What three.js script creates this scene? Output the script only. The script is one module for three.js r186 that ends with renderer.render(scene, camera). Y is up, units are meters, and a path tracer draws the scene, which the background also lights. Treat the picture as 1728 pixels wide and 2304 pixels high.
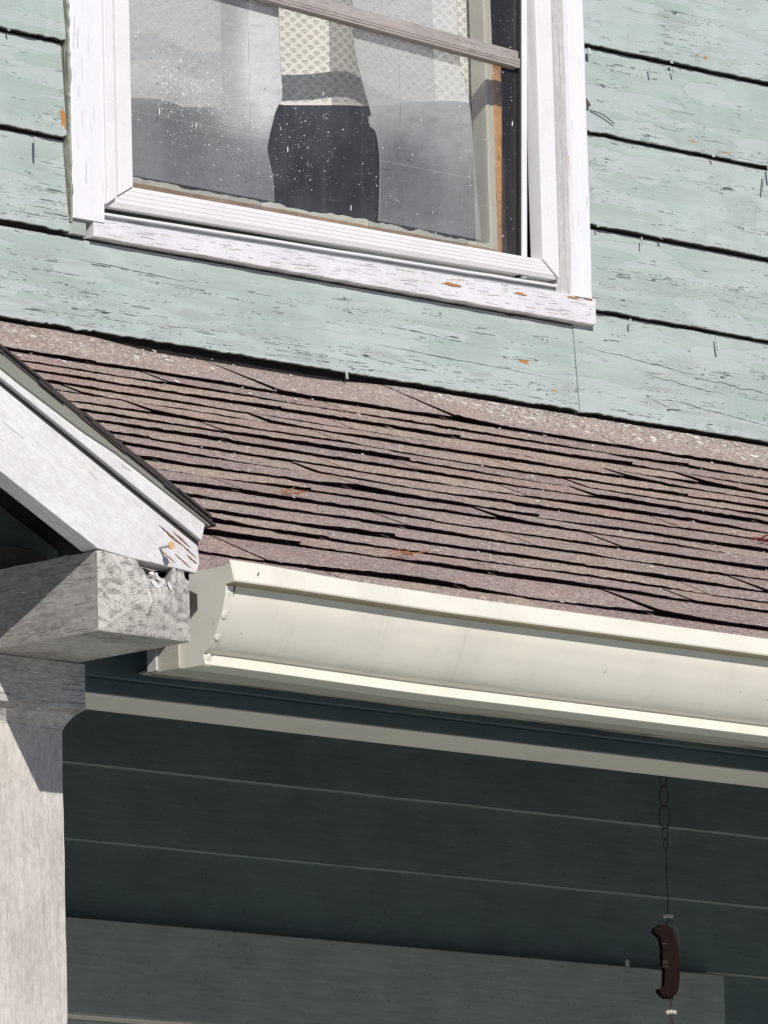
import * as THREE from 'three';
import { mergeGeometries, toCreasedNormals } from 'three/addons/utils/BufferGeometryUtils.js';

/* ---------- camera, sky, sun, exposure ---------- */
const scene = new THREE.Scene();
const rad = THREE.MathUtils.degToRad;
const camera = new THREE.PerspectiveCamera(2 * Math.atan(1152 / 17000) * 180 / Math.PI, 0.75, 0.1, 400);
{
  const yaw = rad(45.55), pitch = rad(9.82), roll = rad(-1.53);
  const f = new THREE.Vector3(Math.sin(yaw) * Math.cos(pitch), Math.sin(pitch), -Math.cos(yaw) * Math.cos(pitch));
  const r = new THREE.Vector3().crossVectors(f, new THREE.Vector3(0, 1, 0)).normalize(), u = new THREE.Vector3().crossVectors(r, f);
  const c = Math.cos(roll), s = Math.sin(roll);
  const R = r.clone().multiplyScalar(c).addScaledVector(u, s), U = u.clone().multiplyScalar(c).addScaledVector(r, -s);
  camera.quaternion.setFromRotationMatrix(new THREE.Matrix4().makeBasis(R, U, f.clone().negate()));
  camera.position.set(0, 1.6, 7.3);
}
const SKY = { zenith: [0.03, 0.065, 0.19], horizon: [0.075, 0.135, 0.27] };
{
  const w = 64, h = 64, d = new Float32Array(w * h * 4);
  for (let j = 0; j < h; j++) for (let i = 0; i < w; i++) {
    const el = Math.sin(((j + 0.5) / h - 0.5) * Math.PI), t = Math.pow(Math.max(el, 0), 0.55), o = (j * w + i) * 4;
    for (let c = 0; c < 3; c++) d[o + c] = SKY.horizon[c] * (1 - t) + SKY.zenith[c] * t;
    d[o + 3] = 1;
  }
  const t = new THREE.DataTexture(d, w, h, THREE.RGBAFormat, THREE.FloatType);
  t.mapping = THREE.EquirectangularReflectionMapping; t.magFilter = t.minFilter = THREE.LinearFilter; t.needsUpdate = true;
  scene.background = t; scene.environment = t;
}
const sun = new THREE.DirectionalLight(new THREE.Color().setRGB(1, 0.955, 0.89), 4.0);
sun.position.set(6.8 - 0.356 * 12, 3 + 0.551 * 12, 0.755 * 12);
sun.target.position.set(6.8, 3, 0);
sun.castShadow = true; sun.shadow.mapSize.set(4096, 4096); sun.shadow.bias = -0.0003;
Object.assign(sun.shadow.camera, { left: -4, right: 4, top: 4, bottom: -4, near: 1, far: 30 });
scene.add(sun, sun.target);
const renderer = new THREE.WebGLRenderer({ antialias: true });
renderer.toneMapping = THREE.LinearToneMapping; renderer.toneMappingExposure = 1.1;
renderer.shadowMap.enabled = true;

/* ---------- helpers ---------- */
let seed = 1;
const rnd = () => { seed = (seed + 0x6d2b79f5) | 0; let t = Math.imul(seed ^ (seed >>> 15), 1 | seed); t = (t + Math.imul(t ^ (t >>> 7), 61 | t)) ^ t; return ((t ^ (t >>> 14)) >>> 0) / 4294967296; };
const rr = (a, b) => a + (b - a) * rnd();
const hash = (x, y, s) => { let h = Math.imul(x, 374761393) + Math.imul(y, 668265263) + Math.imul(s, 974634517) | 0; h = Math.imul(h ^ (h >>> 13), 1274126177); return ((h ^ (h >>> 16)) >>> 0) / 4294967296; };
// value noise; with a period the pattern wraps
function vn(x, y, s = 0, px = 0, py = 0) {
  const xi = Math.floor(x), yi = Math.floor(y); let fx = x - xi, fy = y - yi;
  fx = fx * fx * (3 - 2 * fx); fy = fy * fy * (3 - 2 * fy);
  const w = (a, p) => p ? ((a % p) + p) % p : a;
  const x0 = w(xi, px), x1 = w(xi + 1, px), y0 = w(yi, py), y1 = w(yi + 1, py);
  const a = hash(x0, y0, s), b = hash(x1, y0, s), c = hash(x0, y1, s), d = hash(x1, y1, s);
  return a + (b - a) * fx + (c - a + (a - b - c + d) * fx) * fy;
}
function fbm(x, y, o = 4, s = 0, px = 0, py = 0) { let v = 0, a = 0.5, n = 0; for (let i = 0; i < o; i++) { v += a * vn(x, y, s + i * 17, px, py); n += a; a *= 0.5; x *= 2; y *= 2; px *= 2; py *= 2; } return v / n; }
const clamp = (x, a = 0, b = 1) => Math.min(b, Math.max(a, x));
const sst = (a, b, x) => { const t = clamp((x - a) / (b - a)); return t * t * (3 - 2 * t); };
const lerp = (a, b, t) => a + (b - a) * t;
const mix3 = (a, b, t) => [lerp(a[0], b[0], t), lerp(a[1], b[1], t), lerp(a[2], b[2], t)];

function dataTex(w, h, fn, srgb, sx, sy) {            // fn(u px, v px) -> [r, g, b] 0..255 or a number
  const d = new Uint8Array(w * h * 4);
  for (let y = 0; y < h; y++) for (let x = 0; x < w; x++) {
    const c = fn(x, y), o = (y * w + x) * 4;
    if (typeof c === 'number') d[o] = d[o + 1] = d[o + 2] = clamp(c, 0, 255); else { d[o] = clamp(c[0], 0, 255); d[o + 1] = clamp(c[1], 0, 255); d[o + 2] = clamp(c[2], 0, 255); }
    d[o + 3] = 255;
  }
  return finish(new THREE.DataTexture(d, w, h, THREE.RGBAFormat), srgb, sx, sy);
}
function finish(t, srgb, sx, sy, ox = 0, oy = 0) {
  t.wrapS = t.wrapT = THREE.RepeatWrapping; t.magFilter = THREE.LinearFilter; t.minFilter = THREE.LinearMipmapLinearFilter; t.generateMipmaps = true;
  if (srgb) t.colorSpace = THREE.SRGBColorSpace;
  t.repeat.set(1 / sx, 1 / sy); t.offset.set(-ox / sx, -oy / sy); t.needsUpdate = true; return t;
}
// uv in metres by the way each face looks; swap turns the grain
function boxUV(g, swap = false, ou = 0, ov = 0) {
  if (g.index) g = g.toNonIndexed();
  const p = g.attributes.position, uv = new Float32Array(p.count * 2), a = new THREE.Vector3(), b = new THREE.Vector3(), c = new THREE.Vector3();
  for (let i = 0; i < p.count; i += 3) {
    a.fromBufferAttribute(p, i); b.fromBufferAttribute(p, i + 1); c.fromBufferAttribute(p, i + 2);
    const n = b.clone().sub(a).cross(c.clone().sub(a)), ax = Math.abs(n.x), ay = Math.abs(n.y), az = Math.abs(n.z);
    [a, b, c].forEach((v, k) => {
      let u, w; if (az >= ax && az >= ay) { u = v.x; w = v.y; } else if (ay >= ax) { u = v.x; w = v.z; } else { u = v.z; w = v.y; }
      if (swap) { const t = u; u = w; w = t; }
      uv[(i + k) * 2] = u + ou; uv[(i + k) * 2 + 1] = w + ov;
    });
  }
  g.setAttribute('uv', new THREE.BufferAttribute(uv, 2)); return g;
}
// a closed profile [[z, y], ...] drawn out along x in n steps; move(x, i, z, y) shifts a point
function extr(prof, x0, x1, n = 1, move = null, caps = true) {
  let area = 0; for (let i = 0; i < prof.length; i++) { const [a, b] = prof[i], [c, d] = prof[(i + 1) % prof.length]; area += a * d - c * b; }
  if (area < 0) prof = prof.slice().reverse();
  const pos = [], P = (k, i) => { const x = lerp(x0, x1, k / n), [z, y] = prof[i]; const m = move ? move(x, z, y, k / n) : [0, 0, 0]; return [x + m[0], y + m[1], z + m[2]]; };
  for (let k = 0; k < n; k++) for (let i = 0; i < prof.length; i++) {
    const j = (i + 1) % prof.length, a = P(k, i), b = P(k + 1, i), c = P(k + 1, j), d = P(k, j);
    pos.push(...a, ...b, ...c, ...a, ...c, ...d);
  }
  if (caps) {
    const tri = THREE.ShapeUtils.triangulateShape(prof.map(([z, y]) => new THREE.Vector2(z, y)), []);
    for (const [a, b, c] of tri) { pos.push(...P(0, a), ...P(0, b), ...P(0, c)); pos.push(...P(n, a), ...P(n, c), ...P(n, b)); }
  }
  const g = new THREE.BufferGeometry(); g.setAttribute('position', new THREE.BufferAttribute(new Float32Array(pos), 3)); g.computeVertexNormals(); return g;
}
const rect = (z0, z1, y0, y1, c = 0.001) => [[z0 + c, y0], [z1 - c, y0], [z1, y0 + c], [z1, y1 - c], [z1 - c, y1], [z0 + c, y1], [z0, y1 - c], [z0, y0 + c]];
const hbox = (x0, x1, y0, y1, z0, z1, c = 0.001, n = 1, move = null) => extr(rect(z0, z1, y0, y1, c), x0, x1, n, move);
// the same upright: move gets the height first
function vbox(x0, x1, y0, y1, z0, z1, c = 0.001, n = 1, move = null) { return extr(rect(z0, z1, -x1, -x0, c), y0, y1, n, move).rotateZ(Math.PI / 2); }
function vprof(prof, y0, y1, n = 1, move = null) { return extr(prof.map(([z, x]) => [z, -x]), y0, y1, n, move).rotateZ(Math.PI / 2); }
// polygon in the x-y plane with thickness
function poly(pts, z0, z1, bevel = 0) {
  const s = new THREE.Shape(pts.map(([x, y]) => new THREE.Vector2(x, y)));
  const g = new THREE.ExtrudeGeometry(s, bevel ? { depth: z1 - z0 - 2 * bevel, bevelEnabled: true, bevelSize: bevel, bevelThickness: bevel, bevelOffset: -bevel, bevelSegments: 2, curveSegments: 8 } : { depth: z1 - z0, bevelEnabled: false });
  g.translate(0, 0, z0 + bevel); return g;
}
const names = new Map();
function thing(name, label, category, [x, y, z] = [0, 0, 0], group) {
  const o = new THREE.Group(); const k = names.get(name) ?? 0; names.set(name, k + 1);
  o.name = k ? name + '_' + String(k).padStart(3, '0') : name; o.position.set(x, y, z); o.userData = { label, category }; if (group) o.userData.group = group;
  scene.add(o); return o;
}
// g holds world coordinates; the mesh is set relative to its parent's place
function part(name, g, m, parent, label) {
  if (Array.isArray(g)) g = mergeGeometries(g.map((q) => { const k = q.index ? q.toNonIndexed() : q; for (const a of Object.keys(k.attributes)) if (!['position', 'normal', 'uv'].includes(a)) k.deleteAttribute(a); return k; }));
  const o = new THREE.Mesh(g, m); o.name = name; o.castShadow = o.receiveShadow = true;
  let off = new THREE.Vector3(), p = parent; while (p && p !== scene) { off.add(p.position); p = p.parent; }
  if (parent.isGroup || off.lengthSq()) g.translate(-off.x, -off.y, -off.z);
  parent.add(o); if (label) o.userData.label = label; return o;
}
const M = (c, o = {}) => new THREE.MeshStandardMaterial({ color: Array.isArray(c) ? new THREE.Color().setRGB(...c) : c, roughness: 0.75, ...o });
const MP = (c, o = {}) => new THREE.MeshPhysicalMaterial({ color: Array.isArray(c) ? new THREE.Color().setRGB(...c) : c, roughness: 0.75, ...o });

/* ---------- textures ---------- */
// siding: one sheet of paint, 2.048 m x 1.4 m, laid out where the boards are, so that nothing repeats in view
const SX = 6.35, SY = 3.45, SW = 2.048, SH = 1.024;
const BOARD_Y = [3.592, 3.735, 3.862, 4.000, 4.130, 4.28];
const CRACKS = [ // x0, y0, x1, y1, how many, length, strength
  [8.04, 4.155, 8.19, 4.22, 22, 0.018, 0.95], [7.98, 4.012, 8.30, 4.034, 30, 0.02, 0.9], [7.90, 3.775, 8.28, 3.83, 40, 0.024, 0.7], [7.96, 3.600, 8.30, 3.700, 52, 0.034, 0.9],
  [6.60, 3.596, 7.22, 3.650, 190, 0.022, 1], [7.2, 3.596, 7.84, 3.635, 150, 0.022, 1], [6.70, 3.65, 7.84, 3.70, 34, 0.02, 0.65], [6.60, 3.732, 6.84, 3.785, 46, 0.035, 0.95], [6.74, 3.79, 6.84, 3.83, 12, 0.02, 0.7],
  [6.79, 3.86, 6.84, 3.89, 14, 0.014, 0.9], [7.86, 3.88, 8.30, 3.98, 10, 0.012, 0.45], [7.86, 3.752, 7.95, 3.80, 14, 0.016, 0.8], [6.4, 3.6, 8.35, 4.4, 50, 0.012, 0.4],
];
const { siding, sidingBump } = (() => {
  const w = 2048, h = 2048, cc = document.createElement('canvas'), bc = document.createElement('canvas'); cc.width = bc.width = w; cc.height = bc.height = h;
  const C = cc.getContext('2d'), B = bc.getContext('2d'), ci = C.createImageData(w, h), bi = B.createImageData(w, h);
  for (let j = 0; j < h; j++) {
    const y = SY + SH * (1 - (j + 0.5) / h);
    let k = 0; while (k < BOARD_Y.length - 1 && y > BOARD_Y[k + 1]) k++;
    const t = clamp((y - BOARD_Y[k]) / 0.13), low = 1 - t;                      // weathering is worse towards each board's lower edge
    for (let i = 0; i < w; i++) {
      const x = SX + SW * (i + 0.5) / w, o = (j * w + i) * 4;
      const tone = fbm(x * 5, y * 9 + k * 7, 3, 3), smear = fbm(x * 14 + k * 31, y * 40, 3, 9), grain = fbm(x * 22 + k * 13, y * 520, 2, 21), fine = hash(i, j, 5);
      const peelN = fbm(x * 7 + k * 19, y * 46, 4, 33) + 0.16 * low - 0.04;
      const peel = sst(0.60, 0.606, peelN), rim = sst(0.588, 0.599, peelN) * (1 - sst(0.601, 0.606, peelN));
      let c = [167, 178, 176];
      c = mix3(c, [179, 193, 189], sst(0.35, 0.7, smear) * 0.7); c = mix3(c, [161, 175, 169], sst(0.42, 0.7, tone) * 0.8); c = mix3(c, [180, 190, 186], sst(0.5, 0.8, fbm(x * 9, y * 60, 3, 14)) * 0.5);
      c = mix3(c, [180, 189, 189], peel * 0.65); c = mix3(c, [112, 122, 119], rim * 0.4 * sst(0.4, 0.7, fbm(x * 40, y * 40, 2, 37)));
      c = mix3(c, [140, 154, 149], sst(0.66, 0.82, grain) * (0.12 + 0.35 * peel * low));
      // checks that follow the grain where the weather has been at it
      let bareW = 0.25 * low * low, dens = 0.05 * fbm(x * 6, y * 14 + k * 3, 3, 91) + 0.16 * low * low * low;
      for (const [a0, b0, a1, b1, q0, , q1] of CRACKS) { if (q0 === 50) continue; const e = Math.min(sst(a0 - 0.03, a0 + 0.03, x), 1 - sst(a1 - 0.03, a1 + 0.03, x), sst(b0 - 0.006, b0 + 0.01, y), 1 - sst(b1 - 0.012, b1 + 0.008, y)); if (e > 0) { dens = Math.max(dens, e * 0.42 * q1); bareW = Math.max(bareW, e * q1); } }
      c = mix3(c, [150, 156, 153], 0.42 * bareW * sst(0.5, 0.64, fbm(x * 14 + k, y * 120, 4, 95)));
      const n1 = fbm(x * 6 + k * 7 + 0.3 * fbm(x * 5, y * 30, 2, 97), y * 190 - x * 3, 3, 92), gate = fbm(x * 13, y * 200, 2, 93), wid = 0.004 + 0.015 * sst(0.3, 0.8, fbm(x * 20, y * 60, 2, 94));
      let crack = (1 - sst(wid * 0.4, wid, Math.abs(n1 - 0.5))) * sst(0.72 - dens * 1.1, 0.78 - dens * 1.1, gate);
      const lip = (1 - sst(wid, wid * 3, Math.abs(n1 - 0.5))) * sst(0.72 - dens * 1.1, 0.78 - dens * 1.1, gate) * (1 - crack);
      c = mix3(c, [198, 208, 206], lip * 0.35); c = mix3(c, [58, 66, 65], crack * 0.92);
      const v = (fine - 0.5) * 7 + (grain - 0.5) * 9;
      ci.data[o] = clamp(c[0] + v, 0, 255); ci.data[o + 1] = clamp(c[1] + v, 0, 255); ci.data[o + 2] = clamp(c[2] + v, 0, 255); ci.data[o + 3] = 255;
      const b = 190 - 120 * crack + 24 * lip - 60 * peel + (grain - 0.5) * (18 + 30 * peel) + (smear - 0.5) * 14;
      bi.data[o] = bi.data[o + 1] = bi.data[o + 2] = clamp(b, 0, 255); bi.data[o + 3] = 255;
    }
  }
  C.putImageData(ci, 0, 0); B.putImageData(bi, 0, 0);
  const X = (x) => (x - SX) / SW * w, Y = (y) => (1 - (y - SY) / SH) * h;
  const stroke = (pts, wd, col, dark) => {
    for (const [ctx, st, ww] of [[C, col, wd], [B, 'rgba(20,20,20,' + dark + ')', wd * 1.2]]) { ctx.strokeStyle = st; ctx.lineWidth = ww; ctx.lineCap = 'butt'; ctx.lineJoin = 'bevel'; ctx.beginPath(); pts.forEach(([a, b], i) => i ? ctx.lineTo(X(a), Y(b)) : ctx.moveTo(X(a), Y(b))); ctx.stroke(); }
  };
  seed = 77;
  for (const [x0, y0, x1, y1, n, len, str] of CRACKS) for (let q = 0; q < n * 0.16; q++) {
    let x = rr(x0, x1), y = rr(y0, y1); const L = len * rr(0.3, 2.2), steps = Math.max(4, Math.round(L / 0.004)), pts = [], drift = rr(-0.03, 0.01);
    for (let s = 0; s <= steps; s++) { pts.push([x, y]); x += L / steps; y += L / steps * drift + rr(-0.0005, 0.0005); }
    const a = str * rr(0.35, 1);
    // a lighter lip of curled paint under the crack, then the crack
    C.strokeStyle = 'rgba(216,230,228,' + 0.5 * a + ')'; C.lineWidth = 2.2; C.beginPath(); pts.forEach(([p, r], i) => i ? C.lineTo(X(p), Y(r - 0.0012)) : C.moveTo(X(p), Y(r - 0.0012))); C.stroke();
    for (let s = 0; s < steps; s++) { const e = Math.sin(Math.PI * (s + 0.5) / steps); stroke([pts[s], pts[s + 1]], (0.7 + 2.0 * e * rr(0.5, 1)) , 'rgba(' + (rnd() < 0.12 ? '92,72,52' : '58,68,68') + ',' + a * (0.45 + 0.55 * e) + ')', 0.7 * a); }
  }
  // long wandering cracks of the lowest course
  for (const [xa, ya, xb, yb, amp] of [[7.86, 3.690, 8.09, 3.675, 0.002], [7.98, 3.664, 8.16, 3.652, 0.003], [8.10, 3.672, 8.27, 3.664, 0.003], [7.45, 3.672, 7.62, 3.664, 0.002], [6.86, 3.690, 7.06, 3.684, 0.0015], [7.42, 3.640, 7.80, 3.634, 0.0015], [8.02, 3.632, 8.27, 3.614, 0.001], [7.99, 3.628, 8.03, 3.619, 0.002]]) {
    const pts = []; for (let s = 0; s <= 60; s++) { const t = s / 60; pts.push([lerp(xa, xb, t), lerp(ya, yb, t) + (fbm(t * 9, xa * 31, 3, 5) - 0.5) * amp * 2 + (fbm(t * 60, xa * 17, 2, 6) - 0.5) * 0.0014]); }
    C.strokeStyle = 'rgba(204,216,214,0.45)'; C.lineWidth = 2.2; C.beginPath(); pts.forEach(([p, r], i) => i ? C.lineTo(X(p), Y(r + 0.0016)) : C.moveTo(X(p), Y(r + 0.0016))); C.stroke();
    for (let s = 0; s < 60; s++) stroke([pts[s], pts[s + 1]], 0.5 + 3.4 * Math.sin(Math.PI * (s + 0.5) / 60) * fbm(s * 0.35, xa * 7, 2, 8), 'rgba(56,66,66,0.95)', 0.9);
  }
  // bare wood where the paint has gone
  const bare = (x, y, rx, ry) => { for (const [ctx, st] of [[C, 'rgb(176,122,72)'], [B, 'rgb(95,95,95)']]) { ctx.fillStyle = st; ctx.beginPath(); for (let q = 0; q < 22; q++) { const a = q / 22 * 6.283, k = 0.55 + 0.65 * hash(q, Math.round(x * 997), 3); const px = X(x + Math.cos(a) * rx * k), py = Y(y + Math.sin(a) * ry * k); q ? ctx.lineTo(px, py) : ctx.moveTo(px, py); } ctx.closePath(); ctx.fill(); } };
  bare(7.728, 3.6515, 0.011, 0.0035); bare(7.785, 3.6155, 0.008, 0.001); bare(8.135, 4.158, 0.004, 0.003); bare(8.118, 4.160, 0.003, 0.002); bare(7.868, 4.022, 0.006, 0.007); bare(6.831, 3.880, 0.006, 0.014); bare(6.836, 3.868, 0.005, 0.006); bare(8.10, 4.026, 0.01, 0.0012); bare(8.17, 4.019, 0.014, 0.001);
  const flat = finish(new THREE.CanvasTexture(cc), true, SW, SH, SX, SY), bump = finish(new THREE.CanvasTexture(bc), false, SW, SH, SX, SY);
  return { siding: flat, sidingBump: bump };
})();

// old white paint with cracks along u; 0.512 m square
function whitePaint(base, dirt, dirtAmt, crackN, s0, wood = [150, 104, 62], flecks = 0) {
  const w = 1024, h = 1024, cc = document.createElement('canvas'), bc = document.createElement('canvas'); cc.width = bc.width = w; cc.height = bc.height = h;
  const C = cc.getContext('2d'), B = bc.getContext('2d'), ci = C.createImageData(w, h), bi = B.createImageData(w, h);
  for (let j = 0; j < h; j++) for (let i = 0; i < w; i++) {
    const u = i / w, v = j / h, o = (j * w + i) * 4;
    const d = fbm(u * 6, v * 10, 4, s0, 6, 10), st = fbm(u * 5, v * 90, 3, s0 + 40, 5, 90), sp = hash(i, j, s0), g = fbm(u * 24, v * 24, 3, s0 + 80, 24, 24);
    const g2 = fbm(u * 40, v * 80, 3, s0 + 60, 40, 80), g3 = fbm(u * 90, v * 180, 2, s0 + 70, 90, 180), g4 = fbm(u * 12, v * 230, 2, s0 + 90, 12, 230), k = clamp(dirtAmt * (0.42 * sst(0.2, 0.9, d) + 0.12 * sst(0.2, 0.85, g2) + 0.25 * sst(0.3, 0.75, g3) + 0.13 * sst(0.35, 0.75, g4) + 0.2 * sst(0.55, 0.8, st)));
    const c = mix3(base, dirt, k), n = (sp - 0.5) * 8 + (st - 0.5) * 6;
    for (let q = 0; q < 3; q++) ci.data[o + q] = clamp(c[q] + n, 0, 255); ci.data[o + 3] = 255;
    bi.data[o] = bi.data[o + 1] = bi.data[o + 2] = clamp(160 + (st - 0.5) * 70 + (g - 0.5) * 40, 0, 255); bi.data[o + 3] = 255;
  }
  C.putImageData(ci, 0, 0); B.putImageData(bi, 0, 0);
  seed = s0 + 5;
  for (let q = 0; q < crackN; q++) {
    let x = rr(0, w), y = rr(0, h); const L = rr(10, 70);
    const pts = []; for (let s = 0; s <= 6; s++) { pts.push([x, y]); x += L / 6; y += rr(-1.2, 1.2); }
    const wd = rr(0.6, 1.8), col = rnd() < 0.1 ? `rgba(${wood},0.8)` : `rgba(70,70,74,${rr(0.25, 0.75)})`;
    for (const [ctx, st] of [[C, col], [B, 'rgba(20,20,20,0.7)']]) { ctx.strokeStyle = st; ctx.lineWidth = wd; ctx.beginPath(); pts.forEach(([a, b], i) => i ? ctx.lineTo(a, b) : ctx.moveTo(a, b)); ctx.stroke(); }
  }
  for (let q = 0; q < flecks; q++) {                       // raised ridges of whiter paint along the grain
    const x = rr(0, w), y = rr(0, h), L = rr(4, 34), wd = rr(1.2, 3.2);
    for (const [ctx, a, b, o] of [[C, 'rgba(90,82,76,0.55)', 'rgba(236,230,222,0.8)', 1.2], [B, 'rgba(90,90,90,0.8)', 'rgba(235,235,235,0.9)', 1.2]]) for (const [st, dy] of [[a, o], [b, 0]]) { ctx.strokeStyle = st; ctx.lineWidth = wd; ctx.beginPath(); ctx.moveTo(x, y + dy); ctx.lineTo(x + L * 0.5, y + dy + hash(q, 1, s0) * 2 - 1); ctx.lineTo(x + L, y + dy); ctx.stroke(); }
  }
  return [finish(new THREE.CanvasTexture(cc), true, 0.512, 0.512), finish(new THREE.CanvasTexture(bc), false, 0.512, 0.512)];
}
const withTex = ([map, bumpMap], bumpScale, o = {}) => new THREE.MeshStandardMaterial({ map, bumpMap, bumpScale, roughness: 0.7, ...o });
const tCasing = whitePaint([232, 232, 237], [206, 206, 212], 0.45, 200, 101), tSill = whitePaint([226, 226, 231], [184, 183, 186], 0.6, 1500, 201);
const tRake = whitePaint([226, 226, 226], [172, 168, 166], 0.6, 90, 301), tBeam = whitePaint([198, 195, 190], [108, 104, 100], 0.85, 260, 401, [150, 104, 62], 420), tPost = whitePaint([212, 206, 199], [146, 140, 134], 0.75, 60, 501, [150, 104, 62], 620);
const tGrey = whitePaint([192, 191, 191], [146, 145, 145], 0.8, 260, 601), tWood = whitePaint([204, 156, 102], [130, 92, 58], 0.9, 300, 701);

// roof granules, 0.5 m square
const { granules, granBump } = (() => {
  const w = 1024, pal = [[150, 137, 130], [170, 157, 147], [126, 111, 108], [182, 169, 156], [150, 137, 135], [154, 131, 124]];
  const cell = (x, y) => hash(x >> 1, y >> 1, 61);
  const c = dataTex(w, w, (x, y) => {
    const h1 = cell(x, y), h2 = hash(x, y, 62), blot = fbm(x / 128, y / 128, 3, 63, 8, 8), red = fbm(x / 90.5, y / 90.5, 3, 68, 0, 0);
    const h3 = hash((x + ((y >> 2) & 3) * 2) >> 3, y >> 2, 69), h4 = hash(x >> 2, y >> 2, 70);
    let k = pal[Math.floor(h1 * 6) % 6]; k = mix3(k, pal[Math.floor(h4 * 6) % 6], 0.5);
    if (h3 > 0.92) k = mix3(k, [236, 222, 204], 0.7); else if (h3 < 0.12) k = mix3(k, [88, 72, 68], 0.7);
    if (h2 > 0.972) k = [222, 210, 196]; else if (h2 < 0.05) k = [62, 48, 46];
    k = mix3(k, [172, 156, 142], sst(0.45, 0.7, blot) * 0.4); k = mix3(k, [168, 134, 122], sst(0.55, 0.75, red) * 0.25);
    return k;
  }, true, 0.5, 0.5);
  const b = dataTex(w, w, (x, y) => 90 + 130 * cell(x, y) * (0.6 + 0.4 * hash(x, y, 62)), false, 0.5, 0.5);
  return { granules: c, granBump: b };
})();
// quiet unevenness for painted metal and dark boards
const tMetal = dataTex(512, 512, (x, y) => { const n = fbm(x / 64, y / 64, 4, 71, 8, 8), s = hash(x, y, 72); const k = 244 - 5 * sst(0.45, 0.75, n) - (s > 0.9985 ? 90 : 0); return [k, k * 0.995, k * 0.985]; }, true, 0.4, 0.4);
const tDark = dataTex(1024, 512, (x, y) => { const n = fbm(x / 64, y / 64, 4, 81, 16, 8), g = fbm(x / 64, y / 4, 2, 82, 16, 128), s = hash(x >> 1, y >> 1, 83); const k = 225 + 34 * (n - 0.5) + 26 * (g - 0.5) - (s > 0.997 ? 90 : 0) + (s < 0.002 ? 28 : 0); return k; }, true, 0.8, 0.4);
const tDarkBump = dataTex(512, 512, (x, y) => 128 + 90 * (fbm(x / 64, y / 4, 3, 85, 8, 128) - 0.5) + 40 * (hash(x, y, 86) - 0.5), false, 0.4, 0.4);

const tGut = dataTex(1024, 512, (x, y) => { const n = fbm(x / 64, y / 64, 4, 131, 16, 8), r = fbm(x / 8, y / 256, 3, 132, 128, 2), s = hash(x >> 1, y >> 1, 133); const k = 246 - 8 * sst(0.4, 0.8, n) - 6 * sst(0.58, 0.8, r) * sst(0.4, 0.7, n) - (s > 0.99985 ? 90 : 0); return [k, k * 0.996, k * (0.985 - 0.01 * sst(0.5, 0.8, r))]; }, true, 0.9, 0.45);
const tEnd = dataTex(512, 512, (x, y) => { const u = x / 512 - 0.46, v = y / 512 + 0.15, r = Math.hypot(u * 1.5, v), a = Math.atan2(v, u), n = fbm(x / 32, y / 32, 4, 141), ring = 0.5 + 0.5 * Math.sin(r * 150 + n * 7), ray = fbm(a * 60, r * 5, 2, 142), h = hash(x, y, 143); const k = 194 - 26 * ring * sst(0.25, 0.6, n) - 38 * sst(0.45, 0.75, n) - 22 * sst(0.6, 0.8, ray) + 16 * (h - 0.5) - (fbm(x / 9, y / 9, 2, 144) > 0.8 ? 34 : 0); return [k, k * 0.975, k * 0.95]; }, true, 0.1387, 0.0883);
tEnd.offset.set(-5.5665 / 0.1387, -2.8809 / 0.0883);

/* ---------- materials ---------- */
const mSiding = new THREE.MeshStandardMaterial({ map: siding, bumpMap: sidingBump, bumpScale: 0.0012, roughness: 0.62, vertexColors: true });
const mSiding2 = M([0.38, 0.44, 0.42], { map: tMetal, bumpMap: tDarkBump, bumpScale: 0.001 });
const mCasing = withTex(tCasing, 0.0006), mSill = withTex(tSill, 0.0008), mRake = withTex(tRake, 0.0006), mBeam = withTex(tBeam, 0.0016), mPost = withTex(tPost, 0.0014), mGrey = withTex(tGrey, 0.0008), mWood = withTex(tWood, 0.001);
const mVinyl = M([0.86, 0.865, 0.91], { map: tMetal, roughness: 0.42 }), mAlu = M([0.50, 0.50, 0.50], { map: tMetal, roughness: 0.5 });
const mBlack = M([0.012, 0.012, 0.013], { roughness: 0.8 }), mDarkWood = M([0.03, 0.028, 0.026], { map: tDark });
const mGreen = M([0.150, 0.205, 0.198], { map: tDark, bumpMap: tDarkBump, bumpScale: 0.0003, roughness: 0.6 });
const mHeadGrey = M([0.35, 0.395, 0.352], { map: tDark, bumpMap: tDarkBump, bumpScale: 0.0005, roughness: 0.65 });
const mLitEdge = M([0.30, 0.36, 0.34], { map: tDark, roughness: 0.7 });  // paler green, with bounced ground light put into the colour
const mTeal = M([0.06, 0.10, 0.112], { map: tDark, bumpMap: tDarkBump, bumpScale: 0.0003, roughness: 0.5 });
const mCream = M([0.86, 0.84, 0.74], { map: tMetal, roughness: 0.6 }), mGutter = M([0.80, 0.775, 0.70], { map: tGut, roughness: 0.5 });
const SHINGLES = [[1.02, 1.01, 1.01], [0.93, 0.91, 0.94], [1.1, 1.09, 1.06], [1.04, 0.98, 0.98], [1.02, 1.0, 1.03], [1.06, 1.08, 1.10]].map((c) => MP(c, { specularIntensity: 0.15, map: granules, bumpMap: granBump, bumpScale: 0.0012, roughness: 0.95, vertexColors: true }));
const mIron = M([0.035, 0.026, 0.026], { roughness: 0.7, metalness: 0.3 }), mRust = M([0.36, 0.17, 0.07], { roughness: 0.9 });

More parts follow.
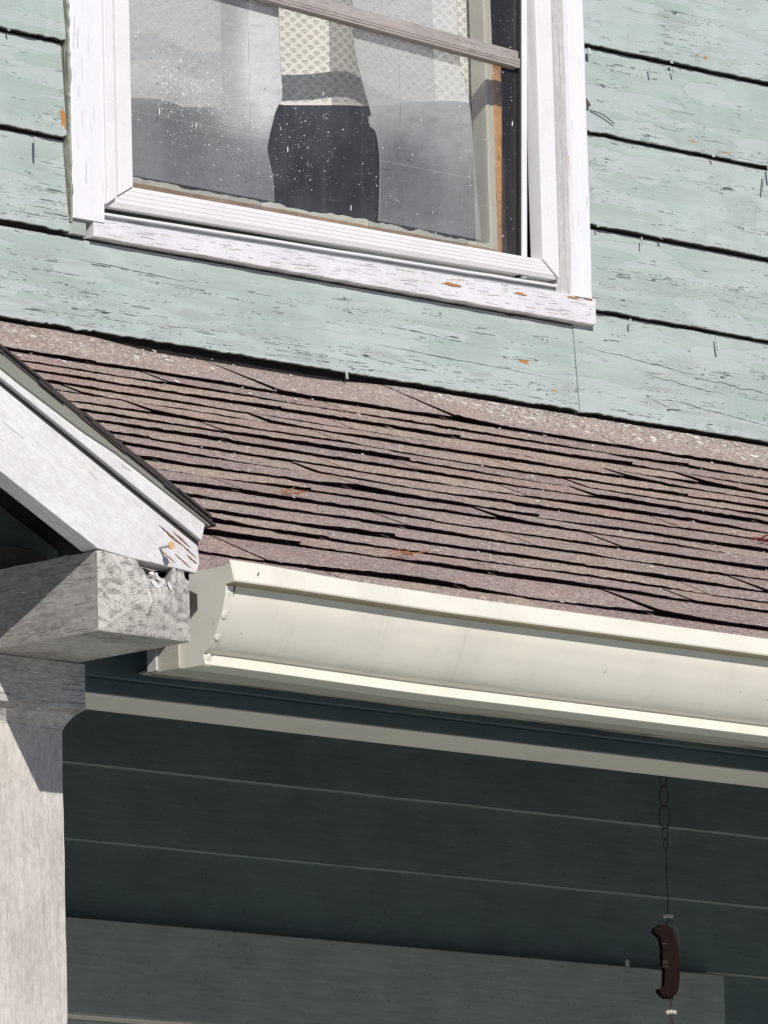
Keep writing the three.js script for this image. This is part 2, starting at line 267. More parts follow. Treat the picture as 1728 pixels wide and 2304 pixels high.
/* ---------- ground ---------- */
{
  const t = dataTex(512, 512, (x, y) => { const n = fbm(x / 64, y / 64, 5, 91, 8, 8), s = hash(x, y, 92); return [182 + 40 * (n - 0.5) + 20 * (s - 0.5), 182 + 40 * (n - 0.5) + 20 * (s - 0.5), 172 + 40 * (n - 0.5) + 20 * (s - 0.5)]; }, true, 2.5, 2.5);
  const g = boxUV(new THREE.PlaneGeometry(300, 300).rotateX(-Math.PI / 2)), o = new THREE.Mesh(g, new THREE.MeshStandardMaterial({ map: t, roughness: 0.95 }));
  o.name = 'ground'; o.receiveShadow = true; o.userData = { kind: 'structure', label: 'pale concrete ground in front of the house' }; scene.add(o);
}

/* ---------- upper wall ---------- */
const upper = thing('clapboard_wall', 'weathered pale sage green clapboard wall of the upper storey with cracked peeling paint', 'wall', [6.4, 3.59, 0]);
{
  const shell = M([0.035, 0.032, 0.03], { map: tDark });
  part('sheathing', [boxUV(hbox(3.5, 6.875, 3.30, 6.2, -0.14, -0.003, 0.002)), boxUV(hbox(7.815, 11.5, 3.30, 6.2, -0.14, -0.003, 0.002)), boxUV(hbox(6.875, 7.815, 3.30, 3.772, -0.14, -0.003, 0.002)), boxUV(hbox(6.875, 7.815, 5.02, 6.2, -0.14, -0.003, 0.002))], shell, upper);
  const board = (x0, x1, yb, yt, raggedLeft = 0, raggedRight = 0, s = 0) => {
    const n = Math.max(8, Math.round((x1 - x0) * 150));
    const g = extr([[0, yb], [0.0115, yb], [0.0125, yb + 0.001], [0.0038, yt - 0.0038], [0, yt - 0.0038]], x0, x1, n, (x, z, y, t) => {
      const low = y < yb + 0.002, rag = (fbm(x * 26, s * 3.1, 3, 7) - 0.5) * 0.0022 + (fbm(x * 150, s, 2, 8) - 0.5) * 0.0018, wave = (fbm(x * 2.2, s * 7, 2, 11) - 0.5) * 0.003;
      const end = raggedLeft && t === 0 ? raggedLeft * (fbm(y * 60, s, 2, 12) - 0.5) : raggedRight && t === 1 ? raggedRight * (fbm(y * 60, s, 2, 13) - 0.5) : 0;
      const nearFrame = Math.exp(-Math.min(Math.abs(x - 6.829), Math.abs(x - 7.857)) / 0.05);
      return [end, low ? rag * (1 + 2.5 * nearFrame) + wave * 0.5 : 0, low ? (fbm(x * 40, s, 2, 14) - 0.5) * 0.002 + wave : 0];
    });
    const bg = boxUV(g), pp = bg.attributes.position, nn = bg.attributes.normal, cl = new Float32Array(pp.count * 3);   // undersides near black: lap shadow put into the colour
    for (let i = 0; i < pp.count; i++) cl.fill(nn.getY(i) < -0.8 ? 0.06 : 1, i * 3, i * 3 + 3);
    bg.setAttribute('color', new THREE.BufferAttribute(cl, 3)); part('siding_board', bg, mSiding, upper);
  };
  // left of the window, right of it, and the lowest course under both
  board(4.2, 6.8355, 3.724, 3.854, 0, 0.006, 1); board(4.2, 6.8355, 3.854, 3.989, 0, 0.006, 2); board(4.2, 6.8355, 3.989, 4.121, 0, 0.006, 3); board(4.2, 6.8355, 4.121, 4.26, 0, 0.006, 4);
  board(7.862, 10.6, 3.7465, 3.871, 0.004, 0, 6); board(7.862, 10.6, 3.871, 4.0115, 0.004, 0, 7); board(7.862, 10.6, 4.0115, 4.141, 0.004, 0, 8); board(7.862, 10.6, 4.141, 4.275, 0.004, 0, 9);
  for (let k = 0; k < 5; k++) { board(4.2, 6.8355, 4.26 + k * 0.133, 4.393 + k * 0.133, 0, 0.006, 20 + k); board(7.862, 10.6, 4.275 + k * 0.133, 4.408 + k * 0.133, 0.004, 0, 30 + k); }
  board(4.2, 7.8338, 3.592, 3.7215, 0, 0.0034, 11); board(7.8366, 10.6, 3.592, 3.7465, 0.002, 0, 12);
  // slivers of paint and old nails hanging at the laps
  seed = 4242; const bits = [];
  const sliver = (x, y, len, wd, tilt) => { const g = hbox(-wd, wd, -len, 0, 0, 0.0012, 0.0003, 1, (X, z, Y) => [0, 0, Y < -len * 0.5 ? 0.004 * rnd() : 0]); g.rotateZ(tilt); g.translate(x, y, 0.0128); bits.push(boxUV(g)); };
  for (const [x, y, l, w] of [[8.01, 4.127, 0.012, 0.0012], [8.06, 4.131, 0.007, 0.0012], [7.88, 4.134, 0.01, 0.003], [8.264, 4.012, 0.02, 0.0016], [8.255, 3.999, 0.03, 0.001], [8.135, 3.738, 0.022, 0.0012], [7.98, 3.866, 0.012, 0.001], [6.776, 3.846, 0.028, 0.0016], [7.36, 3.596, 0.014, 0.002], [7.95, 3.741, 0.01, 0.0012]]) sliver(x, y, l, w, rr(-0.25, 0.25));
  for (let k = 0; k < 7; k++) { const right = rnd() < 0.75, x = right ? 7.86 + Math.pow(rnd(), 2) * 0.4 : rr(6.7, 6.83); sliver(x, right ? [3.7465, 3.871, 4.0115, 4.141][k % 4] : [3.724, 3.854, 3.989][k % 3], rr(0.001, 0.004), rr(0.001, 0.003), rr(-0.6, 0.6)); }
  const fl = part('paint_slivers', bits, M([0.46, 0.51, 0.49], { roughness: 0.7 }), upper); fl.userData.kind = 'stuff';
  // a curled strip and a bent nail at the right casing
  part('wood_splinter', boxUV(hbox(-0.004, 0.012, -0.003, 0.003, 0, 0.003, 0.0006).rotateZ(-0.75).translate(7.866, 4.055, 0.014)), M([0.12, 0.075, 0.05]), upper);
  const nail = new THREE.TubeGeometry(new THREE.CatmullRomCurve3([new THREE.Vector3(7.880, 4.042, 0.012), new THREE.Vector3(7.904, 4.038, 0.0145), new THREE.Vector3(7.927, 4.028, 0.015)]), 8, 0.0011, 6); part('bent_nail', nail, M([0.2, 0.21, 0.21]), upper);
}

/* ---------- window ---------- */
const win = thing('window', 'old white framed window with a skewed storm sash and paint-speckled dirty glass', 'window', [7.34, 3.715, 0]);
{
  const wob = (s, a = 0.0012) => (y, z, x) => [0, (fbm(y * 30, s, 3, 15) - 0.5) * a, (fbm(y * 22, s, 2, 16) - 0.5) * a];
  const casing = [part('casing', boxUV(vbox(6.830, 6.888, 3.7405, 5.10, 0, 0.0286, 0.0018, 120, wob(1)), true), mCasing, win), part('casing', boxUV(vprof([[0, 7.8155], [0.0245, 7.8155], [0.030, 7.818], [0.030, 7.8335], [0.0285, 7.8345], [0.030, 7.8355], [0.030, 7.8415], [0.029, 7.842], [0.030, 7.8425], [0.030, 7.852], [0.028, 7.855], [0, 7.855]], 3.756, 5.10, 120, wob(2)), true), mCasing, win), part('casing', boxUV(hbox(6.80, 7.88, 5.10, 5.17, 0, 0.03, 0.002)), mCasing, win)];
  part('weathered_strip', boxUV(vprof([[0, 7.7905], [0.017, 7.7905], [0.018, 7.798], [0.0165, 7.799], [0.018, 7.800], [0.020, 7.8085], [0.0185, 7.8095], [0.020, 7.8105], [0.022, 7.8152], [0, 7.8152]], 3.757, 5.10, 60, wob(3, 0.001)), true), mGrey, win, 'bare weathered grey wood strip');
  part('caulk', boxUV(vbox(6.8272, 6.8318, 3.735, 5.1, 0.010, 0.0275, 0.002, 200, (y, z, x) => [0, (fbm(y * 60, 1, 3, 18) - 0.5) * 0.004, (fbm(y * 90, 2, 2, 19) - 0.5) * 0.006]), true), withTex(whitePaint([150, 162, 156], [128, 112, 92], 0.8, 1600, 801), 0.002), win, 'cracked caulk and bare wood edge');
  part('corner_block', boxUV(vbox(6.8285, 6.8600, 3.7195, 3.7455, 0.0, 0.0225, 0.003, 12, wob(9, 0.003))), mSiding2, win, 'green painted lump at the lower left corner');
  const sillY = (x) => 0.014 * clamp((x - 6.86) / 1.0);
  part('sill', boxUV(extr([[0, 3.7186], [0.0262, 3.7186], [0.0275, 3.7198], [0.0272, 3.7432], [0.025, 3.7445], [0, 3.7455]], 6.8665, 7.8615, 140, (x, z, y, t) => [t === 0 || t === 1 ? (fbm(y * 90, 3, 2, 4) - 0.5) * 0.005 : 0, (y > 3.735 ? sillY(x) : 0) + (fbm(x * 40, y * 50, 3, 25) - 0.5) * 0.0022, (fbm(x * 30, y * 30, 2, 26) - 0.5) * 0.0016])), mSill, win);
  part('lower_apron', boxUV(extr(rect(0, 0.014, 3.743, 3.7535, 0.0006), 6.888, 7.792, 30, (x, z, y) => [0, sillY(x) * 0.95, 0])), mGrey, win);
  // bare patches on the sill's face
  for (const [x, y, rx, ry, sd] of [[7.55, 3.7375, 0.021, 0.0028, 1], [7.69, 3.742, 0.014, 0.002, 2], [7.80, 3.7505, 0.012, 0.0016, 3], [7.835, 3.752, 0.010, 0.0012, 4]]) {
    const pts = []; for (let q = 0; q < 18; q++) { const a = q / 18 * 6.283, k = 0.6 + 0.6 * hash(q, sd, 9); pts.push([x + 0.0128 + Math.cos(a) * rx * k, y + 0.0031 + Math.sin(a) * ry * k]); }
    part('bare_patch', boxUV(poly(pts, 0.0268, 0.0285)), mWood, win, 'patch of bare orange wood');
  }
  // white outer frame
  const F = thing; const flangeTop = (x) => lerp(3.7991, 3.8029, (x - 6.945) / 0.811), flangeBot = (x) => lerp(3.7662, 3.7778, (x - 6.8915) / 0.897);
  const frame = part('frame', [
    boxUV(poly([[6.8885, 5.06], [6.8885, 3.7652], [6.893, 3.7682], [6.893, 5.06]], 0, 0.0245, 0.0006)), boxUV(poly([[6.8932, 5.06], [6.8932, 3.7684], [6.911, 3.7793], [6.911, 5.06]], 0, 0.0285, 0.0012)),
    boxUV(poly([[6.9112, 5.06], [6.9112, 3.7795], [6.9172, 3.7832], [6.9172, 5.06]], 0, 0.0215, 0.0004)), boxUV(poly([[6.9174, 5.06], [6.9174, 3.7834], [6.9447, 3.7992], [6.9447, 5.06]], 0, 0.0255, 0.0012)),
    boxUV(poly([[7.7565, 5.06], [7.7565, 3.8028], [7.7895, 3.7780], [7.7895, 5.06]], 0, 0.0255, 0.0012)), boxUV(hbox(6.888, 7.79, 5.02, 5.06, 0, 0.02)),
  ], mVinyl, win);
  {
    const H = 0.0318, gro = [0.2, 0.4, 0.6, 0.8], prof = [[0, 0], [0.020, 0]]; for (const q of gro) prof.push([0.0222, q - 0.014], [0.0214, q], [0.0222, q + 0.014]); prof.push([0.0215, 1], [0, 1]);
    const g = extr(prof, 0, 1, 60, (x, z, t) => { const xa = lerp(6.8925, 6.9452, t), xb = lerp(7.7885, 7.7560, t), X = lerp(xa, xb, x); return [X - x, lerp(flangeBot(X), flangeTop(X), t) - t, 0]; });
    part('frame_bottom', boxUV(g), mVinyl, win);
    const dy = (x) => 0.0132 * (x - 6.89) / 0.9;
    part('drip_channel', boxUV(extr(rect(0, 0.005, 3.7575, 3.7655, 0.0003), 6.8925, 7.789, 20, (x) => [0, dy(x), 0])), mAlu, win, 'grey recessed aluminium channel');
    part('channel_lip', boxUV(extr(rect(0, 0.0205, 3.7537, 3.7572, 0.0005), 6.8925, 7.789, 20, (x, z, y) => [0, dy(x) + (fbm(x * 20, 1, 2, 3) - 0.5) * 0.0008, 0])), mVinyl, win);
  }
  // storm sash, racked clockwise in its frame
  const st = new THREE.Group(); st.name = 'storm_sash'; st.position.set(7.7235 - 7.34, 3.804 - 3.715, 0); st.rotation.z = rad(-2.4); win.add(st);
  const sp = (name, g, m, label) => { const o = new THREE.Mesh(g, m); o.name = name; o.castShadow = o.receiveShadow = true; st.add(o); if (label) o.userData.label = label; return o; };
  const mStorm = M([0.44, 0.43, 0.42], { map: tMetal, roughness: 0.55 });
  sp('stile', boxUV(vbox(0.0, 0.0095, -0.03, 1.2, 0.004, 0.0165, 0.001)), mVinyl, 'white stile leaning away from the frame');
  sp('gasket', boxUV(vbox(-0.0042, -0.0003, -0.03, 1.2, 0.002, 0.0135, 0.0004)), mBlack);
  sp('track', boxUV(vprof([[-0.004, 0.0098], [0.006, 0.0098], [0.006, 0.0115], [0.001, 0.0118], [0.001, 0.0135], [0.005, 0.0138], [0.005, 0.0205], [-0.004, 0.0205]], -0.03, 1.2, 1)), mStorm);
  sp('rail', boxUV(extr([[0.000, 0.279], [0.0165, 0.279], [0.0165, 0.2815], [0.0155, 0.2822], [0.0168, 0.283], [0.0168, 0.2855], [0.0158, 0.2862], [0.0168, 0.287], [0.0165, 0.2925], [0.013, 0.2935], [0.013, 0.3035], [0.0105, 0.305], [0.000, 0.305]], -0.83, -0.0058, 20)), withTex(whitePaint([178, 172, 168], [138, 130, 126], 0.8, 160, 901), 0.0004, { roughness: 0.55 }), 'weathered grey rail sloping across the pane');
  const dustT = dataTex(1024, 1024, (x, y) => { const n = fbm(x / 128, y / 128, 4, 111, 8, 8), s = fbm(x / 16, y / 256, 3, 112, 64, 4), d = hash(x >> 1, y >> 1, 113); return 255 * (0.975 - 0.03 * sst(0.35, 0.75, n) - 0.012 * sst(0.5, 0.75, s) - (d > 0.996 ? 0.2 : 0)); }, false, 0.7, 0.7);
  const mPane = MP([0.95, 0.95, 0.94], { transmission: 1, thickness: 0, roughness: 0.04, ior: 1.5, transmissionMap: dustT });
  const mClear = MP([1, 1, 1], { transmission: 0.985, thickness: 0, roughness: 0.02, ior: 1.45 });
  sp('pane', boxUV(new THREE.PlaneGeometry(0.826, 1.2).translate(-0.417, 0.555, 0.0065)), mPane);
  // white paint specks on that pane
  {
    seed = 909; const n = 900, g = new THREE.IcosahedronGeometry(1, 1), im = new THREE.InstancedMesh(g, M([0.85, 0.86, 0.88], { roughness: 0.6 }), n), m = new THREE.Matrix4(), q = new THREE.Quaternion(), sc = new THREE.Vector3(), p = new THREE.Vector3();
    for (let k = 0; k < n; k++) {
      let x, y; const t = rnd();
      if (t < 0.30) { x = -0.715 + Math.abs(rr(-1, 1) + rr(-1, 1)) * 0.075; y = 0.13 + (rr(-1, 1) + rr(-1, 1)) * 0.035; } else if (t < 0.62) { x = rr(-0.70, -0.38); y = rr(0.03, 0.17); } else { x = rr(-0.76, -0.01); y = rr(0.0, 0.45); }
      const r = 0.00035 + 0.0007 * Math.pow(rnd(), 3), drip = rnd() < 0.03 ? rr(3, 7) : 1;
      p.set(x, y, 0.0072); sc.set(r, r * drip, r * 0.5); im.setMatrixAt(k, m.compose(p, q, sc));
    }
    im.name = 'paint_specks'; im.userData.kind = 'stuff'; st.add(im);
  }
  // inner sash: pale stile, bare wood edge, bottom rail with crumbling putty
  const sash = new THREE.Group(); sash.name = 'sash'; win.add(sash);
  const sx = (name, g, m, label) => part(name, g, m, sash, label);
  sx('stile', [boxUV(vprof([[-0.075, 7.7225], [-0.047, 7.7225], [-0.045, 7.7245], [-0.045, 7.729], [-0.0468, 7.7298], [-0.0468, 7.7312], [-0.045, 7.732], [-0.045, 7.7362], [-0.075, 7.7362]], 3.79, 5.0, 40, wob(6, 0.0012)), true), boxUV(vbox(6.96, 7.004, 3.79, 5.0, -0.075, -0.045))], M([0.52, 0.52, 0.47], { map: tMetal }));
  sx('bare_edge', boxUV(vbox(7.7365, 7.7552, 3.79, 4.104, -0.075, -0.0445, 0.001, 60, (y, z, x) => [0, (fbm(y * 40, x * 9, 3, 28) - 0.5) * 0.004, (fbm(y * 70, x * 30, 2, 29) - 0.5) * 0.004]), true), mWood, 'bare orange wood edge of the sash');
  sx('bottom_rail', boxUV(hbox(6.96, 7.7545, 3.775, 3.8265, -0.075, -0.045, 0.001, 60, (x, z, y) => [0, y > 3.8 ? (fbm(x * 30, 2, 3, 31) - 0.5) * 0.003 : 0, 0])), withTex(whitePaint([170, 140, 110], [120, 98, 78], 1, 300, 951), 0.001), 'bare brown wood bottom rail');
  sx('putty', boxUV(hbox(6.99, 7.724, 3.8255, 3.8335, -0.056, -0.0465, 0.001, 130, (x, z, y) => [0, y > 3.829 ? (fbm(x * 45, 4, 4, 32) - 0.55) * 0.009 : 0, (fbm(x * 80, y * 99, 2, 35) - 0.5) * 0.003])), M([0.50, 0.52, 0.46], { roughness: 0.9 }));
  sx('pane', boxUV(new THREE.PlaneGeometry(0.722, 1.2).translate(7.362, 4.425, -0.052)), mClear);
  part('jamb', [boxUV(hbox(6.872, 6.8882, 3.77, 5.02, -0.14, -0.0005)), boxUV(hbox(7.7965, 7.814, 3.77, 5.02, -0.14, -0.0005)), boxUV(hbox(6.888, 7.797, 3.756, 3.774, -0.14, -0.0005))], mBlack, win);
}

win.position.x += 0.0112; win.position.y += 0.0027; win.position.z -= 0.011;   // the whole window sits a centimetre into the wall

/* ---------- behind the glass ---------- */
{
  // torn plastic sheet taped over the inside
  const hole = [[7.2600, 4.2802], [7.2600, 4.077], [7.2612, 4.0316], [7.263, 3.978], [7.2554, 3.9632], [7.2478, 3.9497], [7.2354, 3.9151], [7.2307, 3.8965], [7.2351, 3.8764], [7.2406, 3.8562], [7.2415, 3.823], [7.4489, 3.823], [7.4524, 3.8633], [7.4547, 3.9159], [7.4486, 3.9513], [7.4363, 3.9586], [7.4351, 3.9721], [7.4401, 3.9758], [7.4258, 4.0145], [7.4127, 4.055], [7.4081, 4.1013], [7.4084, 4.2802]];
  const curve = (pts, n) => new THREE.CatmullRomCurve3(pts.map(([x, y]) => new THREE.Vector3(x, y, 0)), false, 'catmullrom', 0.4).getPoints(n).map((p) => [p.x, p.y]);
  const leftEdge = curve(hole.slice(0, 11), 60), rightEdge = curve(hole.slice(11), 60), tornRight = curve([[7.6569, 3.823], [7.6554, 3.8434], [7.6494, 3.9129], [7.6435, 4.0022], [7.6336, 4.0568], [7.6236, 4.0817], [7.6207, 4.2802]], 40);
  // one sheet, seen whole above the frame: left part, right part and the strip over the hole
  const pts = [[6.93, 3.823], ...leftEdge.slice().reverse(), ...rightEdge.slice().reverse(), ...tornRight, [7.62, 4.9], [6.93, 4.9]];
  // order the outline: along the bottom to the hole, up its left edge, over, down its right edge, along to the torn right edge
  const alpha = dataTex(1024, 1024, (x, y) => {
    const X = 6.98 + x / 1024 * 0.78, Y = 3.79 + y / 1024 * 0.56,   // laid out 0.0545 right of and 0.0175 above the sheet
      n = fbm(X * 9, Y * 9, 4, 121), s = fbm(X * 80, Y * 7, 3, 122);
    let a = 0.255 + 0.20 * (n - 0.5) + 0.02 * (s - 0.5) + 0.31 * sst(3.92, 4.01, Y + 0.09 * (n - 0.5)) + 0.06 * (1 - sst(7.05, 7.2, X));
    const dx = (X - 7.305) / 0.05, dy = (Y - 4.04) / 0.075, w = Math.exp(-dx * dx - dy * dy) * (0.75 + 0.5 * fbm(X * 60, Y * 24, 3, 123)); a += 1.0 * w;  // sunlit wrinkle beside the tear, its brightness painted as extra opacity
    const dx2 = (X - 7.26) / 0.07, dy2 = (Y - 3.95) / 0.05; a += 0.16 * Math.exp(-dx2 * dx2 - dy2 * dy2);
    a += 0.24 * Math.exp(-Math.pow((X - 7.285) / 0.045, 2)) * sst(3.97, 4.02, Y);
    if (Math.abs(Y - (3.931 - 0.004 * (X - 7))) < 0.0008) a += 0.12;
    return 255 * clamp(a);
  }, false, 0.78, 0.56);
  alpha.offset.set(-6.9255 / 0.78, -3.7725 / 0.56); alpha.wrapS = alpha.wrapT = THREE.ClampToEdgeWrapping;
  const bump = dataTex(512, 512, (x, y) => 128 + 200 * (fbm(x / 50, y / 26, 4, 126) - 0.5), false, 0.3, 0.3);
  const mFilm = M([0.62, 0.645, 0.66], { transparent: true, alphaMap: alpha, bumpMap: bump, bumpScale: 0.004, roughness: 0.55, side: THREE.DoubleSide });
  const sheet = thing('plastic_sheet', 'hazy torn plastic sheet behind the window glass with a large ragged hole', 'plastic sheet', [7.34, 3.82, -0.003]);
  part('film', boxUV(new THREE.ShapeGeometry(new THREE.Shape(pts.map(([x, y]) => new THREE.Vector2(x, y)))).translate(0, 0, -0.003)), mFilm, sheet);
  const rim = (e) => part('torn_edge', new THREE.TubeGeometry(new THREE.CatmullRomCurve3(e.map(([x, y]) => new THREE.Vector3(x, y, -0.0025))), 80, 0.0006, 5), M([0.5, 0.5, 0.5], { transparent: true, opacity: 0.5 }), sheet);
  rim(leftEdge); rim(rightEdge); rim(tornRight); sheet.position.x += 0.0112; sheet.position.y += 0.0027; sheet.position.z -= 0.011;
  // lace curtains
  const lace = dataTex(512, 512, (x, y) => {             // one repeat: 0.0824 m wide, 0.0664 m high
    const u = x / 512 * 4, v = y / 512 * 8, row = Math.floor(v), f = v - row, uu = u + (row & 1) * 0.5, k = uu - Math.floor(uu) - 0.5;
    const line = Math.floor(f * 4), g = f * 4 - line, half = [0.12, 0.22, 0.31, 0.20][line];
    const dash = Math.abs(k) < half && Math.abs(g - 0.5) < 0.25;
    const mesh = (x % 16 < 4 && y % 14 < 4) ? 0.82 : 1;
    return dash ? (x % 22 < 5 ? 170 : 36) : 250 * mesh;
  }, false, 0.0840, 0.0600);
  const mLace = M([0.80, 0.78, 0.72], { transparent: true, alphaMap: lace, roughness: 0.9, side: THREE.DoubleSide }), mHem = M([0.80, 0.78, 0.72], { roughness: 0.9, side: THREE.DoubleSide });
  const curtain = (x0, x1, hem, zf, label) => {
    const t = thing('lace_curtain', label, 'curtain', [(x0 + x1) / 2, hem(x0), -0.12]);
    const sheetG = (ya, yb, ny) => {
      const g = new THREE.PlaneGeometry(1, 1, 60, ny), p = g.attributes.position, uv = g.attributes.uv; let s = 0, lx, lz;
      for (let i = 0; i < p.count; i++) { const a = p.getX(i) + 0.5, b = p.getY(i) + 0.5, x = lerp(x0, x1, a), y = lerp(ya(x), yb(x), b); p.setXYZ(i, x, y, zf(x, y)); uv.setXY(i, x * 1.15, y); }
      g.computeVertexNormals(); return g;
    };
    part('lace', sheetG((x) => hem(x) + 0.004, () => 4.95, 40), mLace, t); part('hem', sheetG((x) => hem(x), (x) => hem(x) + 0.004, 2), mHem, t); return t;
  };
  curtain(6.99, 7.2555, (x) => 3.968 + 0.06 * (x - 7.09) + 0.002 * Math.sin(x * 40), (x, y) => -0.118 + 0.006 * Math.sin(x * 46), 'hazy cream lace curtain panel behind the plastic beside the left frame');
  curtain(7.325, 7.745, (x) => 4.000 + 0.06 * clamp((x - 7.39) / 0.4) + 0.003 * Math.sin((x - 7.3) * 22), (x, y) => -0.118 + 0.010 * Math.sin((x - 7.30) * 24 + 3.6) + 0.012 * sst(7.42, 7.50, x), 'cream lace curtain panel in clear view through the tear, crossed by a shadow band');
  // the dark room
  const room = new THREE.Group(); room.name = 'room_wall'; room.userData = { kind: 'structure', label: 'dark room behind the window' }; scene.add(room);
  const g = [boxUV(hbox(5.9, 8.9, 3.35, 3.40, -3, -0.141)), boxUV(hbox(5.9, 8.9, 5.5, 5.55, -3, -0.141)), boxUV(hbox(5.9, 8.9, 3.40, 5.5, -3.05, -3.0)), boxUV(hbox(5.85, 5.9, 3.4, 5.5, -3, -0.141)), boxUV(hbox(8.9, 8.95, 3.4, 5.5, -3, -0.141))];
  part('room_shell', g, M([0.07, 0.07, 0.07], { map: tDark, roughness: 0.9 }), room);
}

/* ---------- porch roof ---------- */
const SL = 0.4472, CL = 0.8944, RY = 3.577;                 // a 6 in 12 slope from the wall
const onRoof = (x, s, h) => [x, RY - SL * s + CL * h, CL * s + SL * h];
const roof = thing('porch_roof', 'low porch roof of curling mauve brown asphalt shingles below the window', 'roof', [6.8, 3.05, 1.0]);
{
  part('roof_deck', boxUV(extr([[-0.05, RY - 0.006 + 0.025 ], [1.165, RY - 0.5 * 1.165 - 0.006], [1.165, RY - 0.5 * 1.165 - 0.024], [-0.05, RY - 0.024 + 0.025]], 5.40, 11, 1)), mDarkWood, roof);
  part('gap_shade', boxUV(hbox(4.2, 10.6, 3.548, 3.5915, -0.0025, 0.0005, 0.0004)), M([0.006, 0.006, 0.006], { roughness: 0.9 }), roof);  // near-black strip that paints the shade in the gap below the siding
  const BUTT = [0.133, 0.185, 0.234, 0.280, 0.317, 0.368, 0.412, 0.457, 0.507, 0.555, 0.611, 0.653, 0.713, 0.768, 0.829, 0.880, 0.930, 1.018, 1.142].map((z) => z / CL);
  const FIX = { 17: [6.5425, 6.881], 16: [6.690, 7.042], 18: [6.30, 6.6425], 15: [6.4485], 14: [6.614], 13: [6.6957, 6.9288], 12: [6.805, 7.155], 11: [6.984], 9: [7.0957], 6: [7.071, 7.42], 4: [7.2497], 0: [6.76, 7.10] };
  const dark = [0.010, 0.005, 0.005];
  seed = 31337;
  const tab = (x0, x1, s1, s0, k, top) => {
    const nx = 32, pos = [], col = [], uv = [], off = [rr(0, 0.5), rr(0, 0.5)], ph = rr(0, 100);
    const H = (top ? 0.0075 : rr(0.0053, 0.0065) + 0.0015 * k / 18) + (rnd() < 0.08 ? rr(0.001, 0.003) : 0), th = 0.0030, cornerL = rnd() < 0.3 ? rr(0.001, 0.0045) : 0, cornerR = rnd() < 0.3 ? rr(0.001, 0.0045) : 0;
    const drop = rr(-0.0012, 0.0012), skew = rr(-0.0016, 0.0016);
    const at = (i, b, hTop) => {                            // b 0 at the butt, 1 at the covered end
      const t = i / nx, x = lerp(x0, x1, t), w = fbm(x * 4.5, k * 1.7, 3, 41), rag = (fbm(x * 90, k + ph, 3, 42) - 0.5) * 0.006;
      const s = lerp(s1 + drop + skew * t + (fbm(x * 1.4, k * 0.35, 3, 47) - 0.5) * 0.016 + (hTop ? rag : rag * 0.6), s0, b), l = (H + (w - 0.5) * 0.0075 + cornerL * Math.pow(1 - t, 4) + cornerR * Math.pow(t, 4) + (hTop ? (fbm(x * 130, k + ph, 2, 43) - 0.5) * 0.0016 : 0)) * (1 - b) + 0.0004 + (top ? 0.0098 * b * (1 - 0.85 * sst(6.85, 7.02, x) * (1 - sst(7.3, 7.5, x))) : 0);
      return onRoof(x, s, l - (hTop ? 0 : th));
    };
    const put = (p, c) => { pos.push(...p); col.push(...c); uv.push(p[0] + off[0], Math.hypot(RY - p[1], p[2]) + off[1]); }, quad = (a, b, c, d, k1) => { put(a, k1); put(b, k1); put(c, k1); put(a, k1); put(c, k1); put(d, k1); };
    const one = [1, 1, 1], B = [0, 0.2, 0.5, 1];
    for (let i = 0; i < nx; i++) {
      for (let j = 0; j < 3; j++) quad(at(i, B[j], 1), at(i + 1, B[j], 1), at(i + 1, B[j + 1], 1), at(i, B[j + 1], 1), one);
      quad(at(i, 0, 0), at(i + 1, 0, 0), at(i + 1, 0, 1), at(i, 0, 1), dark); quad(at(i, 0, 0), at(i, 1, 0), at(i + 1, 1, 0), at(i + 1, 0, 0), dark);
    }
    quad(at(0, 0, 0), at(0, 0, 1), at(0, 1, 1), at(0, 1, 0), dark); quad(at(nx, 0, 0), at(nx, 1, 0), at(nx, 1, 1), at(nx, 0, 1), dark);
    const g = new THREE.BufferGeometry(); g.setAttribute('position', new THREE.BufferAttribute(new Float32Array(pos), 3)); g.setAttribute('color', new THREE.BufferAttribute(new Float32Array(col), 3)); g.setAttribute('uv', new THREE.BufferAttribute(new Float32Array(uv), 2)); g.computeVertexNormals();
    part('shingle', g, top ? SHINGLES[5] : SHINGLES[Math.floor(rnd() * 5)], roof);
  };
  BUTT.forEach((s1, k) => {
    const z = s1 * CL, s0 = k ? BUTT[k - 1] - 0.05 : -0.004, xl = k === 18 ? 5.50 : 5.35, xr = 9.4, W = 0.342;
    const fix = FIX[k]; let x = fix ? fix[0] - W * Math.ceil((fix[0] - xl) / W) : xl - rr(0, W), n = 0;
    while (x < xr) { let e = x + W; if (fix) { const near = fix.find((q) => Math.abs(q - e) < 0.12); if (near) e = near; } const a = Math.max(x, xl); if (e - a > 0.03) tab(a + rr(0.001, 0.0022), e - rr(0.001, 0.0022), s1, Math.max(s0, -0.004), k, k === 0); x = e; }
  });
  // starter strip under the first course
  part('starter_strip', boxUV(extr([[1.05, RY - 0.525 - 0.0045], [1.150, RY - 0.575 - 0.0045], [1.150, RY - 0.575 - 0.0075], [1.05, RY - 0.525 - 0.0075]], 5.5, 10.6, 1)), mBlack, roof);
  // chips of paint scraped off the wall, pine needles
  seed = 555; const n = 1700, im = new THREE.InstancedMesh(new THREE.CylinderGeometry(1, 0.9, 1, 5), M([0.72, 0.72, 0.66], { roughness: 0.8 }), n), m = new THREE.Matrix4(), q = new THREE.Quaternion(), tilt = new THREE.Quaternion().setFromAxisAngle(new THREE.Vector3(1, 0, 0), Math.atan(0.5)), sc = new THREE.Vector3();
